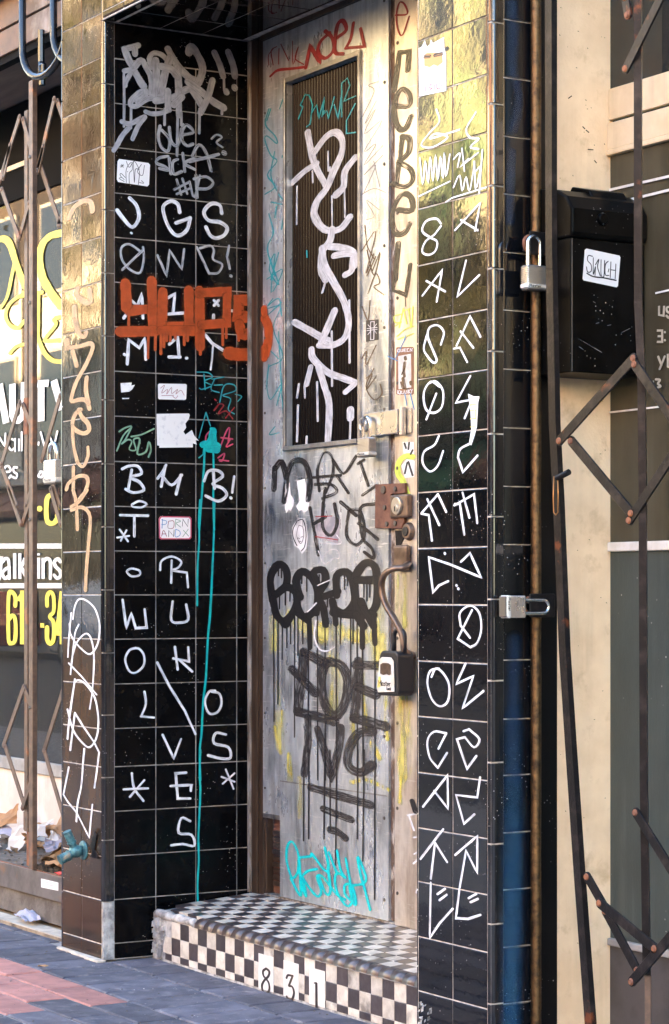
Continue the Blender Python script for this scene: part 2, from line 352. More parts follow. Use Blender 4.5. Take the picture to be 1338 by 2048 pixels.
_tiles = {}
def tile(name, m, parent, c, sx, sz, frame, th=.006, tilt=.28, ch=.0012, bulge=0):
    """a bevelled tile; frame=(u axis, v axis, outward normal); c is the centre of its outer face"""
    key = (round(sx, 3), round(sz, 3), round(th, 4), m, bulge)
    me = _tiles.get(key)
    if me is None:
        hx, hz = key[0]/2, key[1]/2
        v = []; f = []
        for (dx, dz, y) in ((0,0,-th),(0,0,-ch*.8),(ch,ch,0)):
            v += [(-hx+dx,-hz+dz,y),(hx-dx,-hz+dz,y),(hx-dx,hz-dz,y),(-hx+dx,hz-dz,y)]
        for k in (0, 4):
            for i in range(4): f.append((k+i, k+(i+1)%4, k+4+(i+1)%4, k+4+i))
        if bulge:
            n = 6; b = len(v)
            for i in range(n+1):
                u = -1+2*i/n; yy = bulge*(1-u*u)
                v += [(u*(hx-ch), -hz+ch, yy), (u*(hx-ch), hz-ch, yy)]
            for i in range(n): f.append((b+2*i, b+2*i+2, b+2*i+3, b+2*i+1))
        else: f.append((8,9,10,11))
        me = bpy.data.meshes.new(name); me.from_pydata(v, [], f); me.update(); me.materials.append(MATS[m]); _tiles[key] = me
        if bulge:
            for p in me.polygons: p.use_smooth = len(p.vertices) == 4 and p.index >= 8
    o = bpy.data.objects.new(name, me)
    U, V, Nn = (Vector(a) for a in frame)
    M = Matrix((U, V, Nn)).transposed().to_4x4()
    t = Matrix.Rotation(R(max(-1.4*tilt, min(1.4*tilt, random.gauss(0, tilt)))), 4, 'X') @ Matrix.Rotation(R(max(-1.4*tilt, min(1.4*tilt, random.gauss(0, tilt)))), 4, 'Y')
    o.matrix_basis = Matrix.Translation(Vector(c)+Vector(Nn)*random.uniform(-.0003, .0003)) @ M @ t
    return link(o, parent)
FR_F = ((1,0,0), (0,0,1), (0,-1,0))      # faces the street
FR_R = ((0,1,0), (0,0,1), (1,0,0))       # faces +x
YF, YD, XB = -.045, .5288, 2.305

# ------------------------------------------------------------------ graffiti ribbons
PLANES = {'R': (lambda u,v,d: (d, u, v)), 'F': (lambda u,v,d: (u, YF-d, v)), 'D': (lambda u,v,d: (u, YD-d, v)),
 'GL': (lambda u,v,d: (u, YD+.018-d, v)), 'WL': (lambda u,v,d: (u, .5485-d, v)), 'WR': (lambda u,v,d: (u, .331-d, v)),
 'CH': (lambda u,v,d: (u, .098-d, v)), 'RI': (lambda u,v,d: (u, .1444-d, v)), 'MX': (lambda u,v,d: (2.455+d, u, v)), 'SD': (lambda u,v,d: (XB+.0042+d, u, v))}
_layers = {}
def layer_for(plane, bb):
    ls = _layers.setdefault(plane, []); n = 0
    for b, k in ls:
        if k >= n and not (b[0] > bb[2] or b[2] < bb[0] or b[1] > bb[3] or b[3] < bb[1]): n = k+1
    ls.append((bb, n)); return n
def smooth_pts(p, n=4):
    if len(p) < 3: return p
    q = [(2*p[0][0]-p[1][0], 2*p[0][1]-p[1][1])]+p+[(2*p[-1][0]-p[-2][0], 2*p[-1][1]-p[-2][1])]; out = []
    for i in range(1, len(q)-2):
        a, b, c, d = q[i-1:i+3]
        for k in range(n):
            t = k/n
            out.append(tuple(.5*((2*b[j])+(-a[j]+c[j])*t+(2*a[j]-5*b[j]+4*c[j]-d[j])*t*t+(-a[j]+3*b[j]-3*c[j]+d[j])*t*t*t) for j in (0,1)))
    out.append(p[-1]); return out
def ribbon_groups(name, plane, m, k, strokes, parent, label):
    bbs = []
    for fl, w_, txt in strokes:
        a = [int(t)/10000 for t in txt.split()]; h = w_/20000+.002
        bbs.append((min(a[0::2])-h/k, min(a[1::2])-h, max(a[0::2])+h/k, max(a[1::2])+h))
    root = list(range(len(strokes)))
    def find(i):
        while root[i] != i: i = root[i]
        return i
    for i in range(len(bbs)):
        for j in range(i):
            a, b = bbs[i], bbs[j]
            if not (a[0] > b[2] or a[2] < b[0] or a[1] > b[3] or a[3] < b[1]): root[find(i)] = find(j)
    cl = {}
    for i, s_ in enumerate(strokes): cl.setdefault(find(i), []).append(s_)
    cl = sorted(cl.values(), key=len, reverse=True)
    for n_, c_ in enumerate(cl): ribbon_group(name, plane, m, k, c_, parent, label if n_ == 0 else None, label+str(n_))
def ribbon_group(name, plane, m, k, strokes, parent, label, seed_=''):
    fn = PLANES[plane]; V = []; F = []; E = []; A = []; rs = random.Random(seed_)
    for flag, w, txt in strokes:
        a = [int(t)/10000 for t in txt.split()]; w = w/10000
        P = [(a[i]*k, a[i+1]) for i in range(0, len(a), 2)]
        if flag == 0: P = smooth_pts(P)
        else:                                        # keep the corners, add points on long runs
            Q = [P[0]]
            for p, q in zip(P, P[1:]):
                n = max(1, int(math.hypot(q[0]-p[0], q[1]-p[1])/.012))
                Q += [(p[0]+(q[0]-p[0])*i/n, p[1]+(q[1]-p[1])*i/n) for i in range(1, n+1)]
            P = Q
        P = [p for i, p in enumerate(P) if i == 0 or math.hypot(p[0]-P[i-1][0], p[1]-P[i-1][1]) > 1e-5]
        if len(P) < 2: continue
        h = w/2; xs = [p[0] for p in P]; ys = [p[1] for p in P]
        lay = layer_for(plane, (min(xs)-h, min(ys)-h, max(xs)+h, max(ys)+h)); base = .0011+lay*.00007
        b = len(V); L = 0; n = len(P); seed = rs.random()*50; wob = 0
        T = []
        for i in range(n):
            p, q = P[max(i-1, 0)], P[min(i+1, n-1)]; d = math.hypot(q[0]-p[0], q[1]-p[1]) or 1e-6
            T.append(((q[0]-p[0])/d, (q[1]-p[1])/d))
        for i, (x, y) in enumerate(P):
            if i: L += math.hypot(x-P[i-1][0], y-P[i-1][1])
            tx, ty = T[i]; sc = 1.0
            if 0 < i < n-1 and flag:
                ax, ay = x-P[i-1][0], y-P[i-1][1]; l = math.hypot(ax, ay) or 1; cs = (ax*tx+ay*ty)/l; sc = min(1/max(cs, .5), 1.6)
            if flag != 2: wob = .75*wob+rs.uniform(-.075, .075)
            hh = h*sc*(1+wob); d = base+i*.0000015
            for sgn, e in ((-1, 1.0), (0, 0.0), (1, 1.0)):
                V.append(fn((x-ty*hh*sgn)/k, y+tx*hh*sgn, d)); E.append(e); A.append((L*28+seed, sgn*hh*330+seed, seed))
            if i: o = b+3*(i-1); F += [(o, o+3, o+4, o+1), (o+1, o+4, o+5, o+2)]
        if flag != 2:                                # round ends
            for i, sg in ((0, -1), (n-1, 1)):
                x, y = P[i]; tx, ty = T[i]; c = b+3*i; ang0 = math.atan2(ty*sg, tx*sg); d = base+i*.0000015; last = c+2 if sg == 1 else c
                lo = c if sg == 1 else c+2
                prev = lo
                for j in range(1, 5):
                    q = ang0-math.pi/2+math.pi*j/5 if True else 0
                    V.append(fn((x+math.cos(q)*h)/k, y+math.sin(q)*h, d)); E.append(1.0); A.append((L*28+seed if i else seed, math.sin(j)*h*330+seed, seed))
                    F.append((c+1, prev, len(V)-1)); prev = len(V)-1
                F.append((c+1, prev, last))
    me = bpy.data.meshes.new(name); me.from_pydata(V, [], F); me.update()
    at = me.attributes.new('edge', 'FLOAT', 'POINT'); at.data.foreach_set('value', E)
    av = me.attributes.new('along', 'FLOAT_VECTOR', 'POINT'); av.data.foreach_set('vector', [c for q in A for c in q])
    me.materials.append(MATS[m]); o = bpy.data.objects.new(name, me); link(o, parent)
    if label: o['label'] = label
    return o

STROKES = [
 ('DOOR','D','yellow_smear','yellow paint residue on the lower door',0.51,[
  (0,229,"1926 9427 2062 8625"),
  (0,229,"1817 7873 2224 7021"),
  (0,227,"2736 6985 2762 6113"),
  (0,228,"2332 8435 2400 7701"),
  (0,446,"6212 11369 6705 11120 7675 11009"),
  (0,438,"8270 11396 8388 10771 8623 10151"),
  (0,456,"5083 11484 4956 10961"),
  (0,249,"8857 9909 8915 9226 8857 8538 9090 7865"),
  (0,258,"5714 9489 5588 8515"),
  (0,252,"7675 9872 7794 8110"),
  (0,255,"6950 8449 7071 7628"),
  (0,251,"8152 7689 8623 7215"),
  (0,235,"6892 6326 7895 6463 9116 6258"),
  (0,249,"2781 7005 2947 6117"),
  (0,247,"3470 6222 3538 4922"),
  (0,243,"5082 2957 5108 2149"),
 ]),
 ('STRIP','D','yellow_smear','yellow paint residue on the panel',0.51,[
  (0,283,"9780 12156 10121 11543"),
  (0,283,"9894 9140 10121 8413 10008 7854"),
  (0,282,"10121 7553 10347 6955 10008 6619"),
  (0,256,"9832 7558 9950 6606 9832 5895"),
 ]),
 ('DOOR','D','yellow_wash','pale yellow wash over the middle of the door',0.51,[
  (0,814,"8388 12149 8447 11273 8565 10400"),
  (0,841,"2736 11723 4700 11218 6705 11184 8270 11145"),
  (0,607,"1789 11579 1721 10634"),
  (0,581,"5714 10458 5964 9433 5588 8386"),
  (0,436,"8799 11154 8857 9909 8915 8977"),
  (0,470,"2062 8356 2197 7154"),
 ]),
 ('STRIP','D','yellow_wash','pale yellow wash on the panel',0.51,[
  (0,677,"9894 13018 10008 11542"),
  (0,676,"10065 9209 10121 7799 10065 6874"),
 ]),
 ('DOOR','D','grime','dark grime streaks on the lower door',0.51,[
  (0,779,"4956 10440 5336 9152 5463 7862"),
  (0,762,"6705 8246 7675 7030"),
  (0,800,"2736 10054 2869 9059"),
  (0,893,"2919 6461 3470 4435 4283 2803"),
  (0,865,"6254 5348 6638 3388"),
  (0,909,"1799 6736 2081 5009"),
  (0,661,"3400 15085 3924 14675"),
  (0,678,"1240 15687 1378 14734"),
  (0,636,"6705 15887 7434 15289"),
  (0,743,"1240 15371 1378 14284 2062 13733"),
 ]),
 ('DOOR','D','grime','dark scuffs across the middle of the door',0.51,[
  (0,610,"1240 15483 1378 14802"),
  (0,595,"2062 15122 3794 14942 4956 14781"),
  (0,671,"1101 15647 2062 14943 3400 14379"),
  (0,648,"3794 10941 5588 10714 6705 10737"),
  (0,668,"2736 10655 2467 9713 2736 8720"),
  (0,634,"7193 9858 7434 8915"),
  (0,770,"1514 4612 2081 3614"),
  (0,736,"4551 3851 5607 3013 7521 2823"),
  (0,723,"6892 4606 8018 4185"),
 ]),
 ('LP','R','silver_spray','silver marker scrawl with double exclamation marks',0.9,[
  (0,219,"364 31171 582 31234 895 31357"),
  (0,219,"770 31234 770 31037"),
  (0,275,"395 31132 520 30837 676 30602 817 30350 1005 30075 1100 29973"),
  (0,227,"707 30549 1005 30853 1210 30608 1383 30345 1415 30094 1399 29723"),
  (0,183,"364 30410 582 30478 739 30539"),
  (0,183,"613 30369 426 30066 395 29921"),
  (0,92,"348 30310 358 29466 351 28508"),
  (0,92,"629 29243 613 28479"),
  (0,92,"1383 29722 1383 29637"),
  (0,92,"1906 29126 1900 28727"),
  (0,192,"1399 30659 1320 30933 1462 31149 1747 31155 1969 31011 2081 30796"),
  (0,191,"1178 29840 927 29727 645 29456 613 29269 833 29265 1178 29515 1525 29624 2097 29673"),
  (0,191,"1178 29840 1162 29669 833 29420"),
  (0,177,"1178 29104 1431 29061 1779 29126 2097 29260"),
  (0,176,"270 28669 582 28631 1147 28931"),
  (0,176,"520 28469 270 28162 115 27893 -40 27653"),
  (0,177,"1147 28917 895 28593 676 28119"),
  (0,279,"1558 30915 1596 30293 1558 29661"),
  (0,281,"2041 31357 2323 30936 2811 30503 3246 30356"),
  (0,279,"2103 31050 1908 30468 1752 29752"),
  (0,280,"2417 30772 2456 30041"),
  (0,280,"1791 30734 2182 30675 2417 30457"),
  (0,281,"2850 31336 2929 31557 3143 31372 3389 30887 3246 30377 3008 30104"),
  (0,248,"3860 31458 4068 31073 4204 30678"),
  (0,249,"4406 31553 4607 31101 4672 30732"),
  (0,239,"4325 30167 4341 30127"),
  (0,240,"4656 30347 4672 30306"),
  (0,263,"1558 29522 2260 29725 2850 30086 3167 29840 3365 29566"),
  (0,262,"2025 29909 2041 29295"),
  (0,263,"2433 29969 2464 29131"),
  (0,265,"2811 30327 3246 30095 3764 29765 4229 29568"),
  (0,263,"2260 29459 2574 29774"),
  (0,229,"3780 30488 3604 29889 3302 29291"),
  (0,96,"1908 29281 1908 28736"),
  (0,96,"2417 29196 2385 27708"),
  (0,96,"2558 29211 2550 28790"),
  (0,97,"3270 29429 3254 28582"),
  (0,97,"4164 29597 4148 29340"),
  (0,97,"4229 30667 4245 30172"),
  (0,98,"4672 30718 4672 30661"),
 ]),
 ('LP','R','silver_marker','grey marker words below the silver scrawl',0.9,[
  (0,117,"1729 28669 1659 28278 1791 27929 2041 27842 2088 28252 1791 28536"),
  (0,118,"2088 28657 2150 28188 2417 28061 2550 28636"),
  (0,118,"2613 28810 2574 28301 2771 28097 3008 28177"),
  (0,118,"2613 28460 3032 28594 2771 28813 2613 28656"),
  (0,76,"3748 28435 3940 28596 4164 28534 3940 28327 4180 28181"),
  (0,187,"4229 27995 4269 27977"),
  (0,109,"2041 27653 1698 27564 1596 27380 1908 27291 2041 27178 1713 27203"),
  (0,109,"2088 27588 2150 27056"),
  (0,109,"2417 27585 2221 27461 2260 27066 2574 27179"),
  (0,109,"2613 27814 2692 27191"),
  (0,110,"3048 27681 2692 27471 3087 27298"),
  (0,110,"2969 27765 3246 28173 3540 27892 3724 27302"),
  (0,110,"2874 27545 4020 27918"),
  (0,110,"3048 27611 3844 27830"),
  (0,84,"2378 26881 2550 26371"),
  (0,84,"2598 26936 2787 26427"),
  (0,84,"2276 26521 2826 26817"),
  (0,84,"2378 26376 2874 26611"),
  (0,84,"2874 26856 3064 26325 3286 27106"),
  (0,101,"3127 27105 3175 26321"),
  (0,102,"3048 26964 3524 27086 3804 26907 3604 26684 3222 26635"),
 ]),
 ('LP','R','white_marker','row of white letters over the orange spray',0.9,[
  (0,142,"570 26077 831 25836 923 25428 670 25088 340 25344 96 25621"),
  (0,82,"623 24890 647 24878"),
  (0,136,"2495 25756 2417 26030 2142 26111 1853 25890 1947 25444 2182 25058 2456 24940 2771 25162 2905 25594"),
  (1,136,"2905 25594 2354 25373"),
  (0,137,"4148 25862 4068 26138 3724 26158 3445 25851 3620 25570 4084 25538 4365 25362 4245 25104 3924 24973 3684 25059 3524 25329"),
 ]),
 ('LP','R','grey_marker','row of thin grey letters under the white row',0.9,[
  (0,83,"1016 24256 554 24497 248 24335 287 23924 631 23603 977 23559 1108 24054 1078 24434"),
  (1,83,"1054 24314 287 23592"),
  (1,84,"1635 24198 1986 23505 2103 24408 2574 23778 2669 24487"),
  (1,85,"3167 24596 3644 23715"),
  (0,85,"3644 23715 4004 23762 4164 24071 3804 24221 3844 24542 3684 24685 3286 24570"),
  (1,85,"4446 24744 4365 24369 4470 23937"),
  (0,99,"4502 23691 4535 23679"),
 ]),
 ('LP','R','white_marker','white letters half hidden by the orange spray',0.9,[
  (1,105,"593 22604 862 22393 1031 22820 1078 21990"),
  (1,105,"340 21945 493 22148"),
  (1,106,"2041 22755 2307 22913 2236 22222"),
  (1,106,"1986 22186 2692 22272"),
  (1,107,"3844 22782 4020 22617"),
  (1,107,"4020 22794 3844 22606"),
  (1,107,"3828 22272 3796 21896"),
  (1,107,"4470 22468 4648 22458"),
  (1,112,"478 20383 531 21216 939 20961 1147 21306 1186 20579"),
  (1,113,"2088 21150 2417 21414 2472 20709"),
  (1,113,"2072 20709 2511 20732"),
  (1,115,"3484 21560 3764 21279 4221 21049"),
  (1,76,"3804 21260 3764 20728 3708 20358"),
  (0,105,"363 20709 386 20689"),
  (0,106,"2747 20703 2779 20704"),
 ]),
 ('LP','R','orange_spray','bold orange spray tag dripping across the tiles',0.9,[
  (1,398,"409 23145 455 22318 554 22221 1364 22328"),
  (1,400,"1410 23305 1457 21686"),
  (1,399,"187 21473 1558 21574"),
  (1,402,"1838 22944 1807 21742 2929 21837"),
  (1,404,"2850 23068 2850 21832"),
  (1,403,"1791 21601 3246 21673"),
  (1,405,"3270 23083 3286 21125"),
  (1,406,"3246 23004 4365 23129 4341 22021 3365 21891"),
  (1,445,"5264 22890 4850 22848 4793 22275 5232 22288"),
  (0,445,"4850 21994 4972 21646 5264 21734"),
  (0,112,"531 22219 531 21721"),
  (0,113,"1286 21641 1263 20632"),
  (0,113,"1558 21588 1542 20925"),
  (0,113,"1768 21460 1760 20797"),
  (0,113,"1885 21537 1877 21048"),
  (0,114,"1986 21543 1986 21263"),
  (0,114,"2127 21551 2127 21271"),
  (0,114,"2323 21562 2323 21352"),
  (0,114,"2669 21653 2669 21162"),
  (0,114,"2811 21661 2795 21309"),
  (0,114,"3286 21196 3302 20859"),
  (0,115,"4180 21883 4188 21246"),
  (0,115,"4325 21892 4325 21502"),
  (0,116,"4810 21779 4818 21438"),
  (0,551,"4446 20962 4810 20939 5264 20963"),
 ]),
 ('LP','R','teal_marker','thin teal lettering',0.9,[
  (0,42,"3167 20239 3604 20239 3780 20093 3461 19936 3748 19794 3381 19650 3270 19681"),
  (0,42,"3445 20182 3492 19641"),
  (0,42,"3764 20021 4229 20114"),
  (0,42,"3860 20026 3724 19666 4044 19567"),
  (0,42,"3844 19813 4180 19843"),
  (0,43,"4068 19222 4245 19817 4632 19864 4688 19653 4180 19474 4502 19361 4406 18988 4648 18841"),
  (0,43,"4688 19532 4947 19466 4793 19288"),
  (0,42,"3524 18846 3700 18379"),
  (0,42,"3524 18846 3246 17940"),
  (0,42,"3246 17250 3445 17397"),
 ]),
 ('LP','R','red_marker','small red scrawl',0.9,[
  (0,50,"3884 19320 3932 19279"),
  (0,50,"3844 18929 4044 19150 4221 19122 4004 18815 4325 18928 4583 18668"),
  (0,50,"4309 18686 4648 19069"),
 ]),
 ('LP','R','pink_marker','pink scrawl beside the teal splat',0.9,[
  (0,57,"4084 17629 4309 18168 4462 18337 4406 17867"),
  (0,57,"4124 17984 4583 17951"),
  (0,57,"4502 17962 4325 17672 4583 17773"),
  (0,56,"3780 18269 3540 18049 3508 17737"),
  (0,57,"4004 17273 4261 17436 4164 17164 4044 17203 4422 17172"),
 ]),
 ('LP','R','green_marker','pale green looped tag',0.9,[
  (0,62,"172 18054 417 18201 647 18238 325 17922 81 17396"),
  (0,62,"631 18209 401 17786 248 17629 493 17789 647 17725 554 17459 800 17453 723 17797 954 17819 862 17316 1186 17396 1302 17747 1379 17472 1286 17218"),
  (0,62,"631 17898 1016 17981 1496 18200"),
 ]),
 ('LP','R','teal_paint','turquoise paint splat with long runs down the tiles',0.9,[
  (0,269,"3812 18214 3780 18008 3828 17727"),
  (0,268,"3405 17713 3684 17771 3988 17683"),
  (0,269,"3604 17578 3964 17554"),
  (0,268,"3764 17972 3604 17684"),
  (0,99,"3461 17574 3445 17397"),
  (0,99,"3724 18288 3860 18258"),
  (0,78,"3469 17468 3429 16762 3349 15843 3254 14728"),
  (0,78,"3804 17620 3828 16772 3812 15853 3844 14737"),
  (0,70,"3286 15779 3238 15144 3254 14370 3190 13454 3175 12102"),
  (0,78,"3860 15791 3828 14518 3772 13316 3692 11903 3588 10845 3524 9646 3413 8731 3349 7676 3270 6974 3302 6001"),
  (0,77,"3302 7051 3270 6207 3302 5642 3254 4728 3222 3885 3238 3250 3190 2408 3198 1633"),
  (0,84,"3032 1624 3206 1633 3381 1613"),
 ]),
 ('LP','R','white_marker','upper white letters in the tile squares',0.9,[
  (0,105,"287 16780 554 16892 877 16887 1016 16641 593 16505 939 16347 1108 16074 708 15981 417 16092"),
  (1,105,"647 16756 508 16046"),
  (0,106,"1635 16490 1830 16718 1963 16959"),
  (1,106,"1931 16917 1775 16215"),
  (0,106,"1807 16578 2182 16273 2574 16633"),
  (1,106,"2535 16632 2354 15962"),
  (0,107,"3445 16445 3620 16795 4004 16820 4180 16626 3780 16347 4164 16215 4341 15971 4004 15751 3508 15931"),
  (1,107,"3812 16772 3860 16193"),
  (1,92,"4648 16638 4567 16068"),
  (0,107,"4502 15889 4527 15868"),
  (0,75,"670 15579 939 15695 1217 15604 1031 15482 708 15490 647 15565"),
  (1,90,"210 15198 1271 15195"),
  (1,90,"746 15158 746 14479"),
  (1,67,"187 14707 508 14303"),
  (1,67,"554 14491 96 14430"),
  (1,67,"447 14683 233 14321"),
  (0,75,"908 13323 631 13370 463 13265 647 13107 939 13149 939 13302 708 13370"),
  (0,83,"1736 13327 1791 13641 2182 13798 2550 13626 2433 13415 2197 13336"),
  (1,83,"2182 13658 2166 12888"),
  (1,83,"2244 13308 2771 13241 2818 12735"),
 ]),
 ('LP','R','white_marker','lower white letters in the tile squares',0.9,[
  (1,90,"302 12297 440 11329 631 11833 800 11326 1217 11343 1139 11969"),
  (0,91,"2221 12238 2166 11595 2495 11501 2826 11612 2747 12132"),
  (0,82,"800 10646 554 10566 401 10257 539 9875 785 9794 1093 10025 1116 10372 939 10610 708 10634"),
  (1,91,"2307 10663 2417 9877"),
  (1,91,"2826 10642 2858 10150 2244 10265"),
  (1,91,"2456 10226 2984 9797"),
  (1,91,"1620 10134 2103 9288 2692 8433 3111 7613"),
  (0,83,"1132 9135 1186 8717 1016 8304"),
  (1,83,"1000 8291 1496 8235"),
  (0,84,"3884 9109 3644 9079 3477 8730 3636 8331 3964 8350 4132 8643 4052 8999 3748 9076"),
  (1,83,"1830 7633 2260 6800 2543 7456"),
  (0,99,"4309 7561 3908 7623 3844 7272 4406 7111 4486 6732 4084 6732 3604 6856"),
  (0,82,"647 6348 746 5825 1093 5379"),
  (1,82,"1124 6086 577 5541"),
  (1,82,"340 5808 1263 5802"),
  (1,91,"2747 6284 2338 6273 2417 5401 2905 5378"),
  (1,91,"2142 5847 2953 5847 2929 5644"),
  (1,69,"4309 6335 4623 5640"),
  (1,69,"4664 6186 4188 5836"),
  (1,69,"4140 6079 4664 5887"),
  (0,91,"2905 4591 2558 4707 2456 4208 2953 4111 3064 3725 2613 3807 2166 3790"),
 ]),
 ('LP','F','peach_spray','tan spray lettering running down the pier',0.46,[
  (0,218,"-2736 25686 -2285 25999 -1543 26110 -958 25994 -777 25660"),
  (0,218,"-1987 23147 -2061 22905 -1470 22622 -958 22567 -1031 22976"),
  (0,220,"-2285 22523 -2210 22108 -2002 21690"),
  (0,193,"-2285 22067 -2076 21764 -1765 21484 -1433 21406 -1286 21532"),
  (0,306,"-2925 21391 -2872 21165"),
  (0,185,"-2811 21138 -1765 21111 -958 21123 -777 20928 -1323 20419 -2061 19919 -2450 19479 -2472 19246 -1765 19257 -1250 19158 -1016 18879"),
  (0,186,"-2420 20998 -2061 20451"),
  (0,184,"-1250 19979 -1308 19550 -1104 19071"),
  (0,185,"-1728 18897 -2136 18799 -2420 18505 -2285 18261 -1543 18061 -1067 18141 -1177 18395 -1617 18625 -1913 18909"),
  (0,152,"-2420 18379 -2322 17684 -2002 17073"),
  (0,151,"-2002 17073 -1543 16911 -1140 17248 -1140 17557"),
  (0,152,"-2345 16933 -2345 16118"),
  (0,168,"-2925 16172 -2736 16385 -1987 16588 -1323 16560 -1140 16351 -1396 16020 -1839 15787"),
  (0,152,"-2360 16133 -2099 15654 -2002 14745"),
  (0,152,"-1213 16089 -1876 15709 -2510 15557"),
  (0,151,"-2510 15432 -1691 15509 -1140 15343 -944 14998 -1089 14229 -1264 13302 -1338 12621"),
 ]),
 ('LP','F','white_marker','white looping tags low on the pier',0.46,[
  (0,64,"-2397 11618 -2210 12090 -1839 12325 -1177 12249 -524 11944 -202 11364 -381 10779 -958 10428 -1617 10569 -2285 10868 -2623 11144 -2675 11458"),
  (0,65,"-2525 11837 -2721 10954 -2811 10285"),
  (0,64,"-1898 11436 -2210 11119 -2420 10332 -2548 9836"),
  (0,64,"-2420 10332 -2061 10809 -1396 11116 -944 11015 -683 10527 -669 9890"),
  (1,64,"-2736 10071 -1617 9619 -452 9056"),
  (1,64,"-2472 10188 -2585 9689"),
  (0,63,"-632 10234 -777 9214 -995 8542"),
  (0,75,"-2210 9522 -2510 8680 -2721 7979 -2834 7406"),
  (0,74,"-2248 9426 -1913 9500 -1323 9380 -596 8943 -309 8280 -416 7630 -958 7231 -1543 7321 -2360 7746 -2834 8446"),
  (1,75,"-2210 8348 -2360 7871 -2600 7026"),
  (1,73,"-2210 8348 -1617 7970 -669 7432 -237 7088 -438 6370 -611 5860"),
  (0,74,"-1433 7141 -1543 6607 -1676 5851 -1987 5205 -2084 4572"),
  (0,68,"-2736 6420 -2963 5917 -3191 5426"),
  (1,67,"-3176 5427 -2811 5203 -2061 4886 -1031 4105 -770 5263"),
 ]),
 ('RP','F','white_marker','thin white tags over the upper tiles of the pier',0.62,[
  (0,52,"20562 25306 20706 24962 20244 24750 19836 24487 20389 24342 21105 24487 20533 24674 20264 24586 21199 24586 21648 24588"),
  (0,50,"22384 24901 21963 24560 22128 24297 22538 24202 22146 24061 22511 23938"),
  (0,46,"19757 24162 19904 23425 20021 24039 20167 23417 20264 24107 20399 23435 20514 24119 20629 23421 20753 24038 20868 23437 20934 24103 21010 23468 21199 24018"),
  (1,46,"19708 23138 21199 23313"),
  (0,45,"21368 23864 21666 23973 21555 23625"),
  (1,45,"21759 24083 21870 23471"),
  (1,45,"22055 23764 21666 23607 22493 23848"),
  (0,45,"21368 23129 21648 23401 21778 22974 21944 23313 22100 22925 22265 23367 22329 23668 22384 22924 22601 23459 22402 23397"),
  (1,45,"22692 23893 22547 22797"),
  (1,45,"21010 22798 21293 22862 22854 22905"),
  (0,58,"20772 22266 20553 22424 20070 22427 19875 22196 20244 21976 20591 21813 20495 21571 20148 21519 19875 21650 20050 21895 20457 22012 20772 22197"),
  (1,56,"21433 22002 22601 22551 22356 21862"),
  (1,56,"21713 22226 22475 21857"),
 ]),
 ('RP','F','white_marker','white letters in the middle tiles of the pier',0.62,[
  (1,57,"19885 20466 20839 21043 20572 20231"),
  (1,57,"20080 20835 20982 20451"),
  (1,56,"21944 21144 21545 20256 22547 20698"),
  (1,56,"22601 19108 22128 19683 21508 18977"),
  (1,56,"21694 19336 22283 18854"),
  (1,56,"21387 18920 21666 18920 21999 18515"),
  (0,63,"20772 19081 20915 19385 20629 19599 20244 19584 20148 19353 20418 18928 20572 18686 20418 18635 20148 18819 19953 19050 20099 19384"),
  (0,63,"20725 17973 20293 18140 19953 17872 20050 17437 20437 17304 20820 17437 20868 17857 20533 18121 20225 18108"),
  (1,63,"20553 17801 20080 17157"),
  (1,56,"22146 18139 21480 17496 22511 17542"),
  (1,56,"22192 17472 21880 17066"),
  (0,63,"20677 16678 20457 16451 19973 16307 19904 15999 20244 15759 20629 15901 20877 16270"),
  (0,62,"22174 16409 21685 16279 21573 16076"),
  (1,62,"21573 16076 21806 15673 22466 16067"),
 ]),
 ('RP','F','white_marker','white slanted letters in the lower tiles of the pier',0.62,[
  (1,63,"20629 15142 19836 14662"),
  (1,63,"20629 15142 21029 14663"),
  (1,63,"20128 15027 20696 14329"),
  (1,62,"21405 14825 22311 15081 22456 14336"),
  (1,62,"21787 15142 22100 14481"),
  (1,63,"19836 14654 20196 14606 20351 13925"),
  (1,62,"21433 14858 21666 14851 21870 14052"),
  (1,62,"21123 12846 20677 12736 20399 12551 20196 13485 21199 13287 22629 12937 22128 13563 21713 13350"),
  (1,62,"22128 11382 21704 11688"),
  (0,62,"21704 11688 21666 12017 22128 12213 22538 12034 22638 11623 22456 11258 22146 11138"),
  (1,62,"22146 11138 21564 11346 22220 12094"),
  (0,68,"20953 13586 20972 13564"),
  (0,68,"21499 12739 21517 12723"),
  (0,68,"21583 12655 21601 12639"),
  (0,63,"20677 10546 20264 10471 20128 10146 20341 9727 20725 9552 21105 9705 21161 10128 20868 10435 20533 10542 20322 10313"),
  (1,62,"21926 10712 21499 10166 22283 10400 21778 9539 22737 10028"),
  (1,63,"20658 8430 21029 8858"),
  (0,63,"21029 8858 20437 8864 20128 8597 20244 8176 20629 7924"),
  (1,63,"20629 7924 21067 8343"),
  (1,62,"21833 8952 22082 9017"),
  (0,62,"22082 9017 22556 8783 22311 8562 21898 8799"),
  (1,62,"21898 8799 21527 8727 21990 7987 22420 8346"),
  (1,63,"19914 6841 21086 7762 21114 6884 20457 7304"),
  (1,62,"22583 7807 22456 7281 21480 7270 21852 6557 22329 6836"),
  (1,63,"19787 5435 20887 6326"),
  (1,63,"20485 5940 21067 5483"),
  (1,63,"20485 5887 20293 4962"),
  (1,63,"20293 4856 20235 3382 20725 3843 21330 4285"),
  (1,62,"21443 5704 22456 6289 22456 5338 21944 5867 21657 4888"),
  (1,62,"21648 4845 21480 4062 22036 4108 22601 4280"),
  (1,63,"20610 4588 20972 4771"),
  (1,63,"20706 4439 21048 4621"),
  (1,62,"22064 4647 22420 4801"),
  (1,62,"22155 4554 22493 4680"),
 ]),
 ('DOOR','D','red_marker','dark red lettering across the door head',0.51,[
  (1,131,"3924 30342 4210 31028 4854 30330 4764 30739"),
